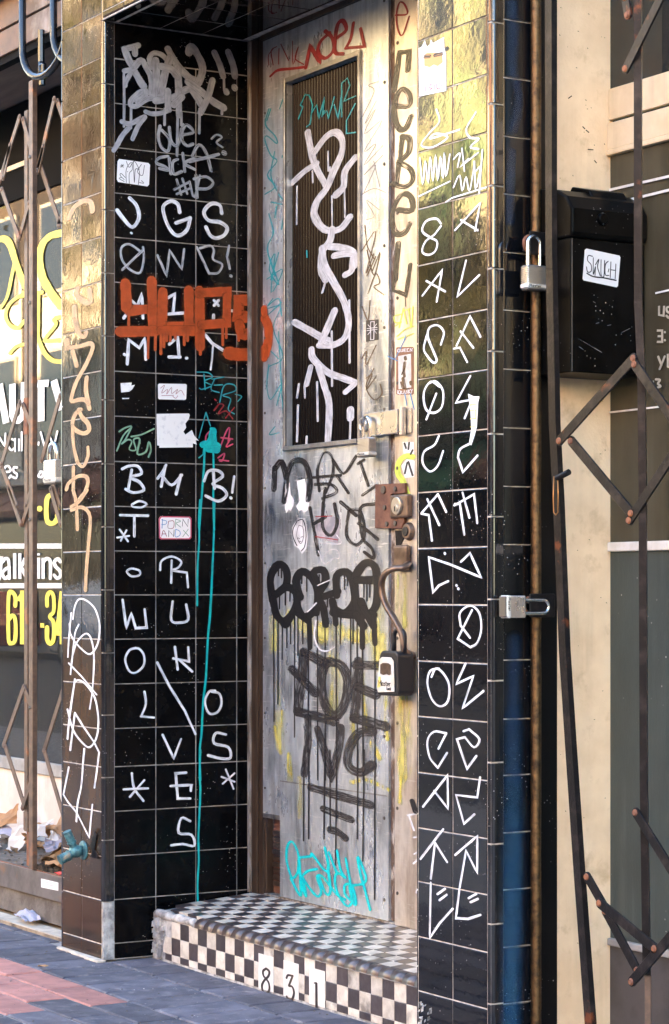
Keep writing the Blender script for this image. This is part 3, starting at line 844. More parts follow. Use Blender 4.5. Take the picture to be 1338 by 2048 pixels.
  (0,130,"5488 31189 4892 31020 4726 30695 5210 30403 5739 30569 5651 30993 5210 31312"),
  (0,129,"5964 30929 6558 31062 6361 31405 6026 31366 5864 30917 5864 30466 6361 30315"),
  (0,108,"7011 31203 6852 30745 6558 30486"),
  (1,108,"6521 30475 7699 30286 7458 30918"),
  (0,94,"1488 30521 1994 30626 2896 30503 3768 30386"),
  (0,34,"1378 30928 1350 31272 1680 31429"),
  (0,34,"1680 30869 1543 31389 1926 31460"),
  (0,34,"2062 30827 2089 31360"),
  (0,33,"2224 31480 2762 30810"),
  (0,33,"3029 31422 3069 30616 3426 31155 3202 30802 3794 30473"),
  (0,33,"4764 30198 4726 30055"),
 ]),
 ('STRIP','D','red_marker','dark red letter at the top of the panel',0.51,[
  (0,55,"9574 30906 10257 30796 10099 31137 9803 31251 9620 30884 9723 30399 9985 30190 10370 30692"),
 ]),
 ('DOOR','D','teal_marker','teal scribbles down the left of the door',0.51,[
  (0,47,"1378 29405 1129 28906 1817 28382 1953 28090 1267 28475 1101 28354 1515 27757 1953 27484 1267 27120 1817 26630 1101 26466"),
  (0,47,"2062 26324 2494 25925 1515 26134"),
  (0,47,"1378 25748 1680 25031 1267 24543 1817 23530"),
  (0,47,"1926 25940 1789 25555"),
  (0,47,"1240 29023 1515 29380"),
  (0,47,"2332 27624 2305 27561"),
  (0,47,"2129 29269 2359 29563"),
  (0,47,"2062 24307 1515 23430"),
  (0,47,"1789 27847 1515 27081 1926 26479"),
  (0,47,"2467 25795 2265 25086"),
  (0,40,"1378 24282 2089 23185 1405 23805 1817 24294 1543 22977 2359 23690 1240 23485"),
  (0,40,"1653 22762 1240 22468 2224 22431 1680 21747 2359 20675 1378 20422"),
  (0,40,"2062 21575 2359 18731"),
  (0,40,"1789 18298 1405 18051 2089 18078"),
  (0,40,"1101 22483 2062 22717 2265 22091"),
  (0,41,"1378 20490 1240 19756 1515 19261 2265 19744 1926 19030"),
  (0,40,"2265 22561 1378 22250"),
  (0,40,"2062 20633 1515 20951"),
 ]),
 ('STRIP','D','black_brush','tall black brushed letters down the panel',0.51,[
  (1,170,"9494 28530 9803 29661 10370 29590 10279 29014"),
  (0,170,"9528 28029 10347 27881 10370 28213 9985 28481 9609 28292 9494 27757 9723 27315 10121 27185 10482 27520"),
  (1,170,"9985 26962 9609 25544"),
  (0,169,"9951 26987 10370 26836 10325 26415 9757 26200"),
  (0,170,"9757 26200 10437 25877 10549 25523 10121 25362 9344 25584"),
  (0,170,"9723 24694 10549 24564 10460 24987 9951 25154 9459 24794 9379 24310 9666 23931 10121 23931 10392 24158"),
  (1,170,"9723 23633 9551 22488"),
  (1,127,"9689 23425 9459 22186 10178 21939 10437 22871"),
  (0,35,"10144 21924 10167 21585"),
 ]),
 ('DOOR','D','grey_pencil','faint grey scribbles beside the door window',0.51,[
  (0,31,"8529 28992 7938 28978 8294 28723 7579 28035"),
  (0,31,"8412 28388 7699 27761 8388 28142 7675 27449 8764 27700 7675 26881 8412 27010 7675 26439 8799 26883"),
  (0,31,"8799 26571 7675 26123 8388 26325 7675 25554"),
  (0,31,"8270 26469 8623 25601"),
  (0,31,"7794 24641 8294 24710 7794 25284 8600 24854"),
  (0,31,"7555 25509 8270 25591 8974 25361"),
 ]),
 ('DOOR','D','brown_marker','thin brown scrawl beside the door window',0.51,[
  (0,38,"7458 23624 8388 24195 7794 22919"),
  (0,38,"8623 23477 8152 22908"),
  (0,38,"8388 23381 7854 22818"),
  (0,38,"7735 24473 7854 23826 8270 23333"),
  (0,38,"7854 23659 8270 22790 8647 23433"),
  (1,38,"7854 22934 8270 23480"),
  (0,38,"7914 22234 8388 22826 8623 22499 8270 22414 8880 22095"),
  (0,38,"7531 20157 7818 20385 7794 19933 8412 20519"),
  (0,38,"7794 19504 8175 19599 7794 19125 8412 19517"),
  (0,38,"8270 19779 7794 19252 8270 18776 8764 18928 8647 19248"),
  (0,38,"7555 21863 7914 21384 8033 22001"),
 ]),
 ('DOOR','GL','teal_marker','teal outlined letters on the ribbed glass',0.51,[
  (1,46,"3127 28767 3417 29114 3259 29222 3575 29509 3836 29448 4070 29062 3914 28444 3679 28405"),
  (1,46,"4005 28810 4354 29024 4483 28528 4867 29192 4714 28566"),
  (1,46,"4867 28735 4650 28577 5032 28705 5121 28416 5499 29075"),
  (1,45,"5499 28816 5749 28305 5974 29116 5849 28610"),
  (1,45,"5974 28330 5974 29439 6345 29542 6493 29276 6123 28818 6859 28856"),
  (1,45,"6835 28605 6283 28146 6283 27722 6859 27662"),
  (0,46,"3679 24185 3706 23951"),
 ]),
 ('DOOR','GL','white_brush','broad white drippy tag on the ribbed glass',0.51,[
  (0,250,"3745 28196 4005 27439 4354 26857 4994 26169"),
  (0,247,"4199 27440 4968 27836 5599 27878 5999 27565 5974 27117 5474 26616 4994 26104 4354 25741 4199 25303 4841 24756 5849 24619 6493 24930"),
  (0,244,"6835 26836 6197 26489 6098 26002 5599 25786"),
  (0,212,"2648 26624 3549 26905 4354 27041"),
  (0,235,"5348 24687 5222 24314 4714 23988 4650 23407 4968 23037"),
  (0,232,"5222 24119 5974 23990 6713 23735 6774 23280"),
  (0,233,"4714 24142 4867 23534 5499 22874 6160 22154 6431 21484 6197 20993 5474 20815 4521 20890"),
  (0,232,"5499 23782 6098 23771 6737 23690"),
  (0,231,"6713 23565 6615 23161 6222 23061"),
  (0,237,"2862 21830 3810 21470 4714 21120 5222 20955"),
  (0,234,"5537 21950 5070 21425 4650 20976"),
  (0,234,"4005 20792 4135 20465 5095 19925 6098 19650 6835 19450"),
  (0,235,"4483 20172 4867 19487 5184 18812 5095 17613"),
  (0,198,"3966 20202 3679 19631"),
  (0,192,"6811 19401 6222 19177"),
  (0,256,"6529 18577 6529 18302"),
  (0,77,"6542 18269 6493 17599"),
  (0,80,"3021 19229 3154 19685"),
  (0,79,"3549 19588 3575 19189"),
  (0,79,"4393 19655 4432 18340"),
  (0,78,"5032 23123 4714 22638"),
  (0,77,"6468 22185 6493 20131"),
  (0,78,"5348 21268 5373 19448"),
  (0,80,"3087 18958 3021 17730"),
  (0,79,"3679 17858 3653 17595"),
  (0,60,"3021 26468 2995 25172"),
  (0,59,"5222 26785 5247 26196"),
  (0,58,"5348 25791 5373 24684"),
  (0,58,"6160 25993 6197 24958"),
  (0,59,"4070 26836 4096 26437"),
  (0,59,"5095 27326 5121 26671"),
 ]),
 ('DOOR','D','black_brush','black brushed words under the window',0.51,[
  (0,202,"1789 16882 1735 16129"),
  (0,201,"1817 16847 2265 17061 2602 16443 2440 15680"),
  (0,198,"2602 16510 3029 17011 3820 16972 4210 16375 4081 15690"),
  (0,105,"4828 15958 4700 16681 5083 17216 5588 17093 5714 16506 5210 15879"),
  (0,104,"4443 16431 6212 16419"),
  (0,103,"5714 16958 6398 16475 7193 17012"),
  (0,102,"7434 16809 7938 16017"),
  (0,101,"8412 15998 7579 15715"),
  (0,103,"5964 16430 6705 15823"),
  (0,102,"7314 16752 7675 16861"),
  (1,120,"4210 15413 4777 13810"),
  (1,120,"4469 14868 5235 15069"),
  (0,119,"5083 15548 5058 14736 5588 14451 5989 14842 5814 15491"),
  (0,120,"5210 16031 5083 15516"),
  (0,119,"4572 16186 5588 16146 5964 15873 5083 15711"),
  (0,118,"6212 15543 7193 15065"),
  (0,117,"6730 15206 6583 14443 7193 14100 7699 14419 7458 15184 6828 15267"),
  (0,116,"8412 15406 7458 15298 7579 14358 8175 13969 8270 13654 7699 13863"),
  (1,116,"7338 14807 8529 14264"),
 ]),
 ('DOOR','D','black_paint','bold black dripping letters across the door',0.51,[
  (0,274,"1653 12253 1488 13064 2062 13518 2602 13312 2575 12791 1817 12456"),
  (0,273,"1817 12456 2602 12737 3294 12524 3202 11992 2494 11573 1926 11769 1680 12321"),
  (0,269,"3558 12391 3268 12922 3689 13263 4340 13035 4726 12589 4597 12001 3859 11720 3426 11994 3294 12524"),
  (0,266,"4636 11870 4726 12785 4443 13231 5083 13292 5235 12914 4764 12459 5108 12004 5235 11485"),
  (0,264,"5210 12427 6026 12589"),
  (0,262,"5964 12460 5964 13104 6583 13228 6974 12907 7096 12270 6521 11872 5864 11996 5689 12266"),
  (0,257,"7314 11827 7071 12843 7458 13348 7938 13520 8412 13277 8482 12400 8294 12011 7854 11882 7495 12272"),
  (1,257,"7217 12956 8412 12951"),
  (0,260,"5714 11879 6705 11822 8270 11835"),
  (0,257,"7675 12020 8270 11459"),
  (0,258,"7193 11826 7675 11451"),
  (0,173,"4159 11735 4210 10685"),
  (0,166,"8270 11772 8353 10896"),
  (0,167,"7579 11766 7579 10755"),
  (0,177,"1926 11783 2534 11387 3002 11725"),
  (0,170,"5839 12008 5901 11493"),
  (0,174,"3400 11795 4055 11570"),
  (0,49,"1721 11983 1748 8072"),
  (0,48,"2034 11515 2021 8690"),
  (0,48,"2332 11451 2319 10244"),
  (0,48,"2642 11455 2642 10653"),
  (0,48,"2896 11591 2896 10792"),
  (0,48,"3175 11727 3162 7608"),
  (0,48,"3400 11729 3400 10404"),
  (0,48,"3728 11732 3728 10807"),
  (0,47,"4700 12002 4726 6250"),
  (0,47,"5210 11485 5223 6284"),
  (0,46,"5926 11816 5951 6335"),
  (0,46,"6212 11754 6188 10854"),
  (0,46,"6852 11760 6852 9847"),
  (0,46,"7011 11761 6998 10870"),
  (0,46,"7253 11636 7277 6428"),
  (0,46,"7579 10881 7639 6453"),
  (0,45,"8353 10896 8353 6503"),
  (0,47,"4120 10683 4081 7132"),
  (0,49,"1789 13433 1789 13197"),
  (0,48,"2062 13397 2062 13128"),
  (0,48,"2265 13395 2265 13060"),
  (0,48,"3663 13118 3663 12854"),
  (0,47,"3990 13116 3990 12590"),
  (0,47,"4828 13144 4828 12785"),
  (0,47,"5019 13142 5007 12882"),
  (0,46,"6459 13101 6459 12653"),
  (0,46,"6644 13100 6644 12780"),
  (0,45,"7675 12841 7675 12399"),
  (0,45,"7854 12840 7854 12273"),
  (0,45,"8033 12839 8033 12399"),
  (0,47,"5588 12460 5563 11877"),
  (0,47,"5362 12459 5362 12070"),
  (0,48,"2534 12590 2534 12122"),
  (0,48,"2869 12590 2843 12257"),
  (0,48,"2129 12456 2129 11986"),
  (0,49,"3810 7204 3770 4119"),
  (0,49,"4148 7224 4122 4219"),
  (0,49,"5187 7285 5135 4312"),
  (0,48,"5515 7304 5541 4618"),
  (0,48,"5970 7331 5893 3512"),
  (0,47,"7296 7409 7271 4508"),
  (0,47,"7696 7432 7609 3817"),
  (0,47,"8350 7471 8326 2652"),
 ]),
 ('DOOR','D','dark_brush','large smeared grey brush letters low on the door',0.51,[
  (1,364,"3820 10479 3689 9750 3505 9083 3400 8482"),
  (1,361,"3794 10532 5273 10175"),
  (1,363,"3029 9916 4572 9175"),
  (1,350,"7338 10306 7217 9223 7071 8423"),
  (1,347,"7193 10188 8880 10208"),
  (1,347,"7314 9468 8412 9256"),
  (1,347,"7096 8443 8997 8265"),
  (1,360,"3400 8482 4572 8391 5839 8268"),
  (0,337,"5210 10219 4981 9594 5210 8823 5864 8463 6459 8875 6668 9650 6237 10149 5437 10257"),
  (0,331,"8211 8069 7338 7947 6730 7386 6730 6843 7458 6687 8199 6988"),
  (1,286,"4081 8315 4081 7461 3820 6391"),
  (1,281,"4726 7954 5210 7199 5614 6383 6113 7382 6237 8095"),
  (1,310,"4283 5972 5607 5866 8080 5679"),
  (1,271,"5108 5309 6892 5102"),
  (0,271,"5541 4652 5996 4625 6511 4459"),
 ]),
 ('DOOR','D','white_pencil','thin white chalk curls',0.51,[
  (0,32,"4764 13947 5210 13498 5777 13686 6113 13682 6026 13927 5463 13949 4700 13438"),
  (0,32,"4764 14221 6212 14162 5964 14456"),
  (0,32,"5588 13236 5964 13362"),
  (0,32,"4700 12785 5588 12977"),
  (0,52,"4636 11609 4507 11084 4828 10665 5336 10598 5839 10751"),
  (0,52,"4055 11899 4636 12197"),
 ]),
 ('DOOR','D','cyan_marker','bright cyan looping tag at the foot of the door',0.51,[
  (0,87,"2910 2757 3250 2453 3587 2225 3568 2682 3443 3588 3027 4009 2696 3856 2617 3360 2988 2789 3376 3000 3443 3418"),
  (0,86,"3472 3518 4254 3643 4349 3724 5190 3260 5431 3404 5190 4020"),
  (0,87,"3539 2920 3779 2415 3970 2244 3827 2661 3683 2887 4065 3120 4678 3255"),
  (0,86,"3683 2887 4254 2516 4725 2339 4958 2546 4678 2993 5005 3051 5560 2755 6017 2523 6487 2436"),
  (0,85,"4818 3007 5190 2548 5422 2479 5560 2660 5394 3400"),
  (0,85,"5468 3881 5743 3530 6017 3228"),
  (0,84,"5998 3988 6216 3390 6559 3145 6017 3275 5853 3023 6017 2617 6559 2248 6917 2392 6783 2889"),
  (0,84,"6541 3798 6828 3034 7024 2404 7201 2401 6962 2909 6514 2930 6487 2623 6962 2420"),
  (0,83,"6917 2941 7668 3101 7782 3367 7290 3941 7448 3425 7712 2945 8060 2285"),
 ]),
 ('STRIP','D','lime_marker','lime green marker on the panel',0.51,[
  (0,184,"10572 16809 10121 16850 9757 16665 9723 16328 10008 16069 10257 15630"),
  (0,37,"9917 21365 9494 21335 9574 21123 9917 21119 9551 21020"),
  (0,37,"10031 21538 9780 20948"),
  (0,37,"10031 21538 10234 21026"),
  (0,37,"10121 21467 10460 21492"),
  (0,37,"10347 21473 10460 20881"),
  (0,37,"10516 20936 10594 21539"),
  (0,37,"9666 20681 10121 20853 10628 20913"),
  (0,37,"9723 20583 10628 20681"),
 ]),
 ('STRIP','D','blue_marker','thin blue marker lines on the panel',0.51,[
  (0,31,"10121 20546 9551 19982"),
  (0,31,"9090 20115 9666 19910"),
  (0,31,"10121 18827 10234 18451"),
  (0,31,"10437 18804 10661 18299"),
  (0,31,"10178 20663 10065 20490"),
 ]),
 ('STRIP','D','white_marker','faint white marks at the foot of the panel',0.51,[
  (1,55,"10265 5522 10752 5607"),
  (1,55,"10347 5529 10660 5082"),
  (1,54,"10637 4859 10868 4912"),
  (1,54,"10660 4337 10868 4421"),
  (1,54,"10614 4036 10868 4188"),
  (1,54,"10776 3139 10845 3272"),
 ]),
 ('STRIP','D','black_brush','small black dab on the panel',0.51,[
  (0,174,"10544 5988 10729 5687"),
 ]),
 ('LW','WL','yellow_vinyl','yellow scrolled lettering',0.42,[
  (0,273,"-23663 28111 -22653 28057 -21956 27731 -21365 26954 -20683 26135 -20105 25605"),
  (0,157,"-22954 25061 -22253 25457 -21758 26261 -21365 26993"),
  (0,320,"-16663 27492 -17665 27513 -18498 27244 -18778 26596 -18404 25830 -17573 25130 -16573 24459"),
  (0,171,"-19818 25266 -20974 25336 -22055 25083 -22403 24650 -21956 24213 -21072 23989 -20297 24240"),
  (1,168,"-20490 25456 -18498 25234"),
  (1,167,"-18872 25275 -18919 23605"),
  (0,165,"-16573 24012 -17298 23974 -17071 23726 -18219 23235 -17849 23125 -16483 23034"),
  (1,183,"-18919 24118 -18919 23242"),
  (0,181,"-18919 23356 -18219 22647 -17390 22272 -16483 22138"),
  (0,147,"-21956 22980 -21267 23190 -20586 23225 -19723 23183"),
 ]),
 ('LW','WL','white_vinyl','white shop lettering cut off by the tiled pier',0.42,[
  (2,307,"-23105 21720 -22353 19956"),
  (2,303,"-21660 21620 -21660 20263 -21414 20033 -20926 20002 -20441 20183 -20374 21605"),
  (2,296,"-18591 21465 -18591 19795"),
  (2,292,"-17298 21431 -16483 20145"),
  (2,296,"-18966 21411 -17803 21347"),
  (1,87,"-23156 19414 -22503 18944 -22433 19510"),
  (0,86,"-21414 19138 -21758 19224 -22055 19116 -22075 18902 -21758 18740 -21414 18827"),
  (1,86,"-21365 19213 -21365 18680"),
  (1,85,"-20955 19170 -20955 18686"),
  (1,85,"-20654 19462 -20654 18670"),
  (0,85,"-19818 19113 -20201 19127 -20182 18953 -19818 18818 -20009 18647 -20278 18708"),
  (1,84,"-18853 18917 -18872 18823"),
  (1,83,"-18638 19342 -18172 18595 -17665 19095 -17298 18586 -16935 19277"),
  (0,102,"-22653 17832 -21877 17836 -22055 18052 -22453 18039 -22633 17811 -22453 17588 -22055 17543 -21837 17639"),
  (0,101,"-21150 17959 -21512 17976 -21512 17800 -21150 17668 -21267 17509 -21640 17572"),
  (1,100,"-20009 18251 -20009 17733"),
  (1,100,"-20201 18222 -19646 18214"),
  (1,100,"-20105 17883 -19646 17870"),
  (0,99,"-18684 17635 -18872 17491 -18498 17437 -18404 17622 -18684 17673"),
  (1,97,"-17298 17423 -17298 17798 -16754 17437 -16483 17760"),
  (2,215,"-23460 14600 -16393 14478"),
  (2,215,"-23460 12850 -16393 12832"),
  (2,150,"-23358 14223 -23055 13193 -22853 14137"),
  (0,149,"-22753 13899 -22453 14033 -22075 13931 -22005 13167"),
  (0,149,"-22005 13656 -22453 13562 -22753 13388 -22503 13170 -22055 13265"),
  (2,148,"-21414 14254 -21414 13145"),
  (2,147,"-20857 14245 -20857 13142"),
  (2,147,"-20780 13567 -20297 14025"),
  (2,147,"-20683 13644 -20105 13138"),
  (2,146,"-20057 13592 -19513 13587"),
  (2,145,"-18872 14026 -18872 13132"),
  (2,145,"-18872 14216 -18872 14121"),
  (2,144,"-18386 14020 -18386 13129"),
  (0,143,"-18386 13811 -18033 13977 -17646 13841 -17646 13144"),
  (0,142,"-16618 13829 -16889 13952 -17226 13836 -17116 13647 -16681 13457 -16618 13251 -16935 13141 -17253 13274"),
 ]),
 ('LW','WL','yellow_vinyl','yellow condensed shop lettering with the start of a phone number',0.42,[
  (0,210,"-16889 16076 -16935 16414 -17298 16607 -17757 16612 -18015 16413 -18033 15696 -17757 15470 -17298 15458 -16935 15628 -16889 15777"),
  (0,228,"-18778 16116 -18722 16088"),
  (0,179,"-21345 11978 -21345 12367 -21738 12561 -22085 12366 -22085 10546 -21738 10345 -21345 10539 -21345 11356 -21660 11548 -22015 11388"),
  (2,178,"-20615 12638 -20615 10320"),
  (2,178,"-21072 12204 -20615 12484"),
  (0,176,"-19419 11414 -19627 11373 -19837 11602 -19837 12408 -19608 12561 -19296 12485 -19267 10575 -19580 10386 -19837 10604 -19837 10949"),
  (0,173,"-17969 11995 -17969 12372 -17665 12561 -17326 12411 -17298 11773 -17711 11536 -17298 11285 -17298 10628 -17665 10407 -17969 10598 -17969 11088"),
  (2,172,"-16483 12598 -16935 10915"),
  (2,172,"-17025 10839 -16393 10848"),
  (2,171,"-16483 12598 -16483 10400"),
  (2,197,"-18666 11155 -18265 11160"),
 ]),
 ('RW','WR','mirror_text_paint','reversed lettering on the far pane',0.66,[  # mirrored text of a reflection, drawn on the pane
  (2,54,"25168 19872 25168 19637 25348 19601 25371 19850"),
  (0,54,"25685 19781 25489 19801 25489 19694 25685 19602 25573 19524 25461 19589"),
  (2,54,"25077 19249 25292 19228 25292 18940 25077 18960"),
  (2,54,"25111 19102 25292 19084"),
  (0,54,"25393 19182 25405 19171"),
  (0,54,"25393 18977 25405 18966"),
  (1,54,"25134 18576 25264 18348"),
  (1,54,"25393 18560 25190 18254"),
  (2,54,"25517 18614 25517 18291"),
  (0,54,"25517 18471 25685 18456 25685 18277 25517 18291"),
  (2,55,"24665 17999 24665 17818"),
  (2,54,"24780 17990 24780 17809"),
  (2,54,"24923 17979 24923 17798"),
  (0,54,"25037 18006 25207 17975 25122 17891 25235 17810 25065 17787"),
 ]),
 ('RW','WR','white_vinyl','thin white lines across the panes',0.66,[
  (2,67,"23101 23140 26210 23114"),
  (2,67,"23101 22754 26210 22775"),
  (2,47,"23101 17287 26210 17296"),
  (2,46,"25016 20210 26210 20254"),
 ]),
 ('LP','R','black_pen','black pen lettering on the white stickers',0.9,[
  (0,21,"248 27202 325 27105"),
  (0,21,"325 27209 233 27097"),
  (0,21,"210 27143 340 27162"),
  (0,21,"401 26767 248 26891 210 26818 363 26694"),
  (0,21,"440 26598 440 27047 631 27308 670 27069 554 26920 554 26574"),
  (0,21,"708 27350 746 26626 785 27080 939 27025 900 26571"),
  (0,21,"1016 27275 862 27018 1054 26897 1132 27252"),
  (0,21,"478 26982 493 26969"),
  (0,21,"939 26643 1108 26638 1016 26720"),
  (0,21,"248 26753 172 26711 363 26625"),
  (0,21,"440 27324 554 27127 746 27353 939 27094"),
 ]),
 ('LP','R','red_marker','faint red scribble on the small sticker',0.9,[
  (0,17,"1752 19611 1908 19723 1791 19438 2025 19589 1986 19412 2182 19666 2182 19442 2417 19606 2338 19428 2535 19577 2669 19407"),
  (0,17,"1791 19355 2260 19389"),
  (0,18,"2221 19353 2338 19288 2417 19382"),
 ]),
 ('LP','R','red_marker','red letters on the pink sticker',0.9,[
  (0,24,"2064 15020 2041 14789 2244 14792 2260 15023 2064 15020"),
  (0,24,"1791 14492 1869 14703 1986 14495"),
  (0,24,"1814 14576 1963 14578"),
 ]),
 ('LP','R','blue_marker','blue letters on the pink sticker',0.9,[
  (0,24,"1830 15086 1807 14772"),
  (0,24,"1791 15064 1986 15019 1947 14913 1791 14897"),
  (0,25,"2338 14744 2323 14485 2495 14536 2495 14676 2338 14744"),
 ]),
 ('LP','R','green_marker','green letters on the pink sticker',0.9,[
  (0,25,"2338 15094 2323 14814"),
  (0,25,"2338 15094 2535 15028 2354 14955 2535 14817"),
  (0,25,"2637 14713 2850 14506"),
  (0,25,"2826 14751 2613 14489"),
 ]),
 ('LP','R','black_pen','black letters on the pink sticker',0.9,[
  (1,21,"2598 14853 2613 15099 2811 14842 2826 15102"),
  (1,21,"2064 14482 2072 14706 2260 14484 2276 14722"),
 ]),
 ('RP','F','pink_marker','faded pink letters on the torn poster',0.62,[
  (0,27,"20050 26013 20050 25880"),
  (0,27,"20196 26050 20322 26015 20225 25954 20341 25905 20225 25874"),
  (0,27,"20457 25990 20457 25857"),
  (0,27,"20581 25993 20591 25858 20725 25844 20725 25992"),
  (0,26,"20801 25898 20811 25870"),
  (0,26,"20801 25988 20811 25976"),
 ]),
 ('RP','F','dark_brush','black bars on the torn poster',0.62,[
  (1,108,"20002 26815 20244 26777"),
  (1,108,"20485 26755 20820 26725"),
  (1,107,"21029 26831 21067 26802"),
 ]),
 ('RP','F','grey_pencil','faint skull drawing on the torn poster',0.62,[
  (0,16,"20099 26458 20148 26342 20293 26287"),
  (0,16,"20677 26425 20725 26310 20533 26267"),
  (0,16,"20244 26243 20389 26152 20629 26169"),
  (0,16,"20389 26455 20437 26366 20341 26358"),
  (0,16,"20196 26279 20677 26203"),
 ]),
 ('RP','F','yellow_vinyl','yellow marks on the torn strip',0.62,[
  (1,21,"22128 17398 22402 17389"),
  (1,21,"22146 17241 22402 17250"),
  (1,21,"22146 17034 22420 17026"),
  (1,21,"22183 17394 22183 17291"),
  (1,21,"22384 17251 22366 17045"),
  (1,21,"22146 16826 22356 16823"),
 ]),
 ('DOOR','D','white_pencil','white cross drawn on the black sticker',0.51,[
  (1,19,"8080 21304 8294 21295 8270 20720 8080 20726 8080 21304"),
  (1,19,"7854 21106 8482 21088"),
  (1,19,"7854 21043 8482 21026"),
  (1,19,"7914 21226 8057 21130"),
  (1,19,"8447 21204 8317 21123"),
  (1,19,"7914 20911 8057 20992"),
  (1,19,"8447 20891 8317 20998"),
 ]),
 ('STRIP','D','pale_paint','pale picture field of the rider sticker',0.51,[
  (2,381,"10099 20057 10121 18999"),
 ]),
 ('STRIP','D','brown_marker','brown rider figure and machine',0.51,[
  (0,98,"10144 19979 10167 19916"),
  (0,98,"10121 19809 10065 19568 10099 19381"),
  (0,98,"10008 19327 10121 19011"),
  (0,98,"10460 19169 10482 19106"),
  (0,55,"9894 19213 10008 19020 10347 18963"),
  (0,55,"10121 19686 9951 19455"),
 ]),
 ('STRIP','D','white_pencil','words above and below the rider',0.51,[
  (0,25,"9723 20275 9689 20204 9803 20175 9826 20253 9723 20275"),
  (1,25,"9894 20259 9894 20173 10008 20175 10008 20249"),
  (1,25,"10178 20246 10087 20254 10087 20156 10189 20153"),
  (1,25,"10087 20205 10167 20204"),
  (1,25,"10347 20237 10257 20239 10257 20147 10347 20145"),
  (1,24,"10426 20138 10426 20230 10549 20133 10549 20224"),
  (1,25,"9700 18969 9700 18846"),
  (1,25,"9803 18961 9700 18908 9814 18837"),
  (1,25,"9871 18833 9871 18944 9962 18913 9871 18895 9985 18837"),
  (1,25,"10031 18834 10087 18940 10144 18825"),
  (1,25,"10200 18827 10200 18932 10302 18826 10302 18936"),
  (1,24,"10347 18933 10347 18823"),
  (1,24,"10437 18938 10347 18884 10448 18821"),
  (1,24,"10482 18935 10527 18883 10583 18933"),
  (1,24,"10527 18883 10527 18815"),
 ]),
 ('DOOR','D','black_pen','key pattern and face on the oval sticker',0.51,[
  (0,33,"3400 15008 3728 15019 3898 14764 3950 14433 3846 14106 3637 13964"),
  (0,33,"3334 14977 3069 14718 3069 14452 3334 14148"),
  (0,20,"3466 14841 3728 14768 3794 14470 3597 14209 3334 14446 3373 14711 3466 14841"),
  (0,20,"3400 14412 3532 14389"),
  (0,20,"3597 14428 3728 14451"),
  (0,20,"3466 14278 3637 14295"),
 ]),
 ('STRIP','D','black_pen','black rays on the torn sticker',0.51,[
  (1,61,"10099 17263 10189 17105"),
  (1,61,"10370 17266 10325 17067"),
  (1,61,"10572 17023 10460 16907"),
  (1,61,"10325 16669 10572 16229"),
  (1,61,"10257 16641 10121 16310"),
 ]),
 ('DOOR','D','red_marker','red bands on the faded sticker',0.51,[
  (1,33,"4597 15107 5651 15096"),
  (1,32,"4572 14434 6026 14294"),
 ]),
 ('CH','CH','grey_pencil','tiny print on the label',0.43,[
  (1,19,"-8184 1704 -8055 1710"),
  (1,19,"-7944 1730 -6993 1735"),
  (1,19,"-7944 1662 -7174 1663"),
  (1,19,"-8184 1606 -8184 1666"),
 ]),
 ('SR','RI','numeral_paint','black numeral eight',0.55,[
  (0,73,"8023 703 7821 592 7855 448 8023 373 8191 266 8224 73 8057 -67 7821 -52 7753 136 7922 326 8157 475 8224 633 8023 703"),
 ]),
 ('SR','RI','numeral_paint','black numeral three',0.55,[
  (0,69,"9307 587 9398 687 9676 709"),
  (1,69,"9696 712 9467 384"),
  (0,69,"9467 367 9676 363 9779 188 9641 -24 9398 -43 9328 16"),
 ]),
 ('SR','RI','numeral_paint','black numeral one',0.55,[
  (2,82,"11124 712 11138 -52"),
  (1,34,"10991 675 11124 712"),
 ]),
 ('MX','MX','black_pen','black bubble letters on the mailbox sticker',0.85,[
  (0,25,"1637 21086 1503 21094 1480 20967 1592 20868 1592 20706 1480 20680 1444 20803"),
  (0,25,"1660 21052 1660 20621 1727 20842 1714 20607"),
  (0,25,"1727 20878 1840 21030 1795 20829 1885 20602"),
  (0,25,"1907 21017 1907 20639 1998 20610 2020 21007"),
  (0,25,"2133 20997 2043 20901 2043 20649 2156 20639"),
  (0,25,"2156 20801 2133 20727"),
  (0,25,"2224 20986 2201 20588"),
  (0,25,"2383 20944 2360 20570"),
  (0,25,"2210 20787 2374 20781"),
  (0,36,"1458 20643 1615 20582 1795 20566 1975 20565 2201 20545 2383 20529"),
 ]),
 ('DOOR','D','orange_spray','end of the orange tag sprayed onto the door',0.51,[
  (0,373,"1074 22146 1350 21779 1323 21308 1129 20850"),
  (0,255,"1018 22492 1074 22282"),
  (0,255,"1046 21130 1074 20719"),
 ]),
 ('RP','SD','sky_sheen_paint','blue spray mist on the side tiles of the pier',0.85,[  # painted sky reflection, stronger towards the bottom; label text seeds the wobble
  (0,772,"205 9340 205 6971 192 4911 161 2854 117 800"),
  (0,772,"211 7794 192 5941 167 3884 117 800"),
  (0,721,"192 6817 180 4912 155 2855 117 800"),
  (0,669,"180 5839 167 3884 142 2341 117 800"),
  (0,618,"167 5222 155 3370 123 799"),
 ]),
 ('MX','MX','grey_pencil','light scratches on the mailbox front',0.85,[
  (0,14,"1660 19940 1727 19908"),
  (0,14,"1750 19389 1840 19412"),
  (0,14,"2111 19357 2224 19382"),
  (0,14,"1168 18979 1930 18663"),
  (0,14,"1212 18767 1346 18703"),
  (0,14,"2565 19203 2840 19328"),
 ]),
 ('RP','SD','sky_tint_paint','faint blue mist high on the side tiles',0.85,[  # painted sky reflection, upper part; label text seeds the wobble
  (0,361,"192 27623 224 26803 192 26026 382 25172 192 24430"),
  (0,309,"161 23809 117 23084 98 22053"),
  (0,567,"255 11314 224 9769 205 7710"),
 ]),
 ('LP','R','orange_mist','overspray around the lettering',0.9,[
  (1,605,"409 23145 455 22318 554 22221 1364 22328"),
  (1,608,"1410 23305 1457 21686"),
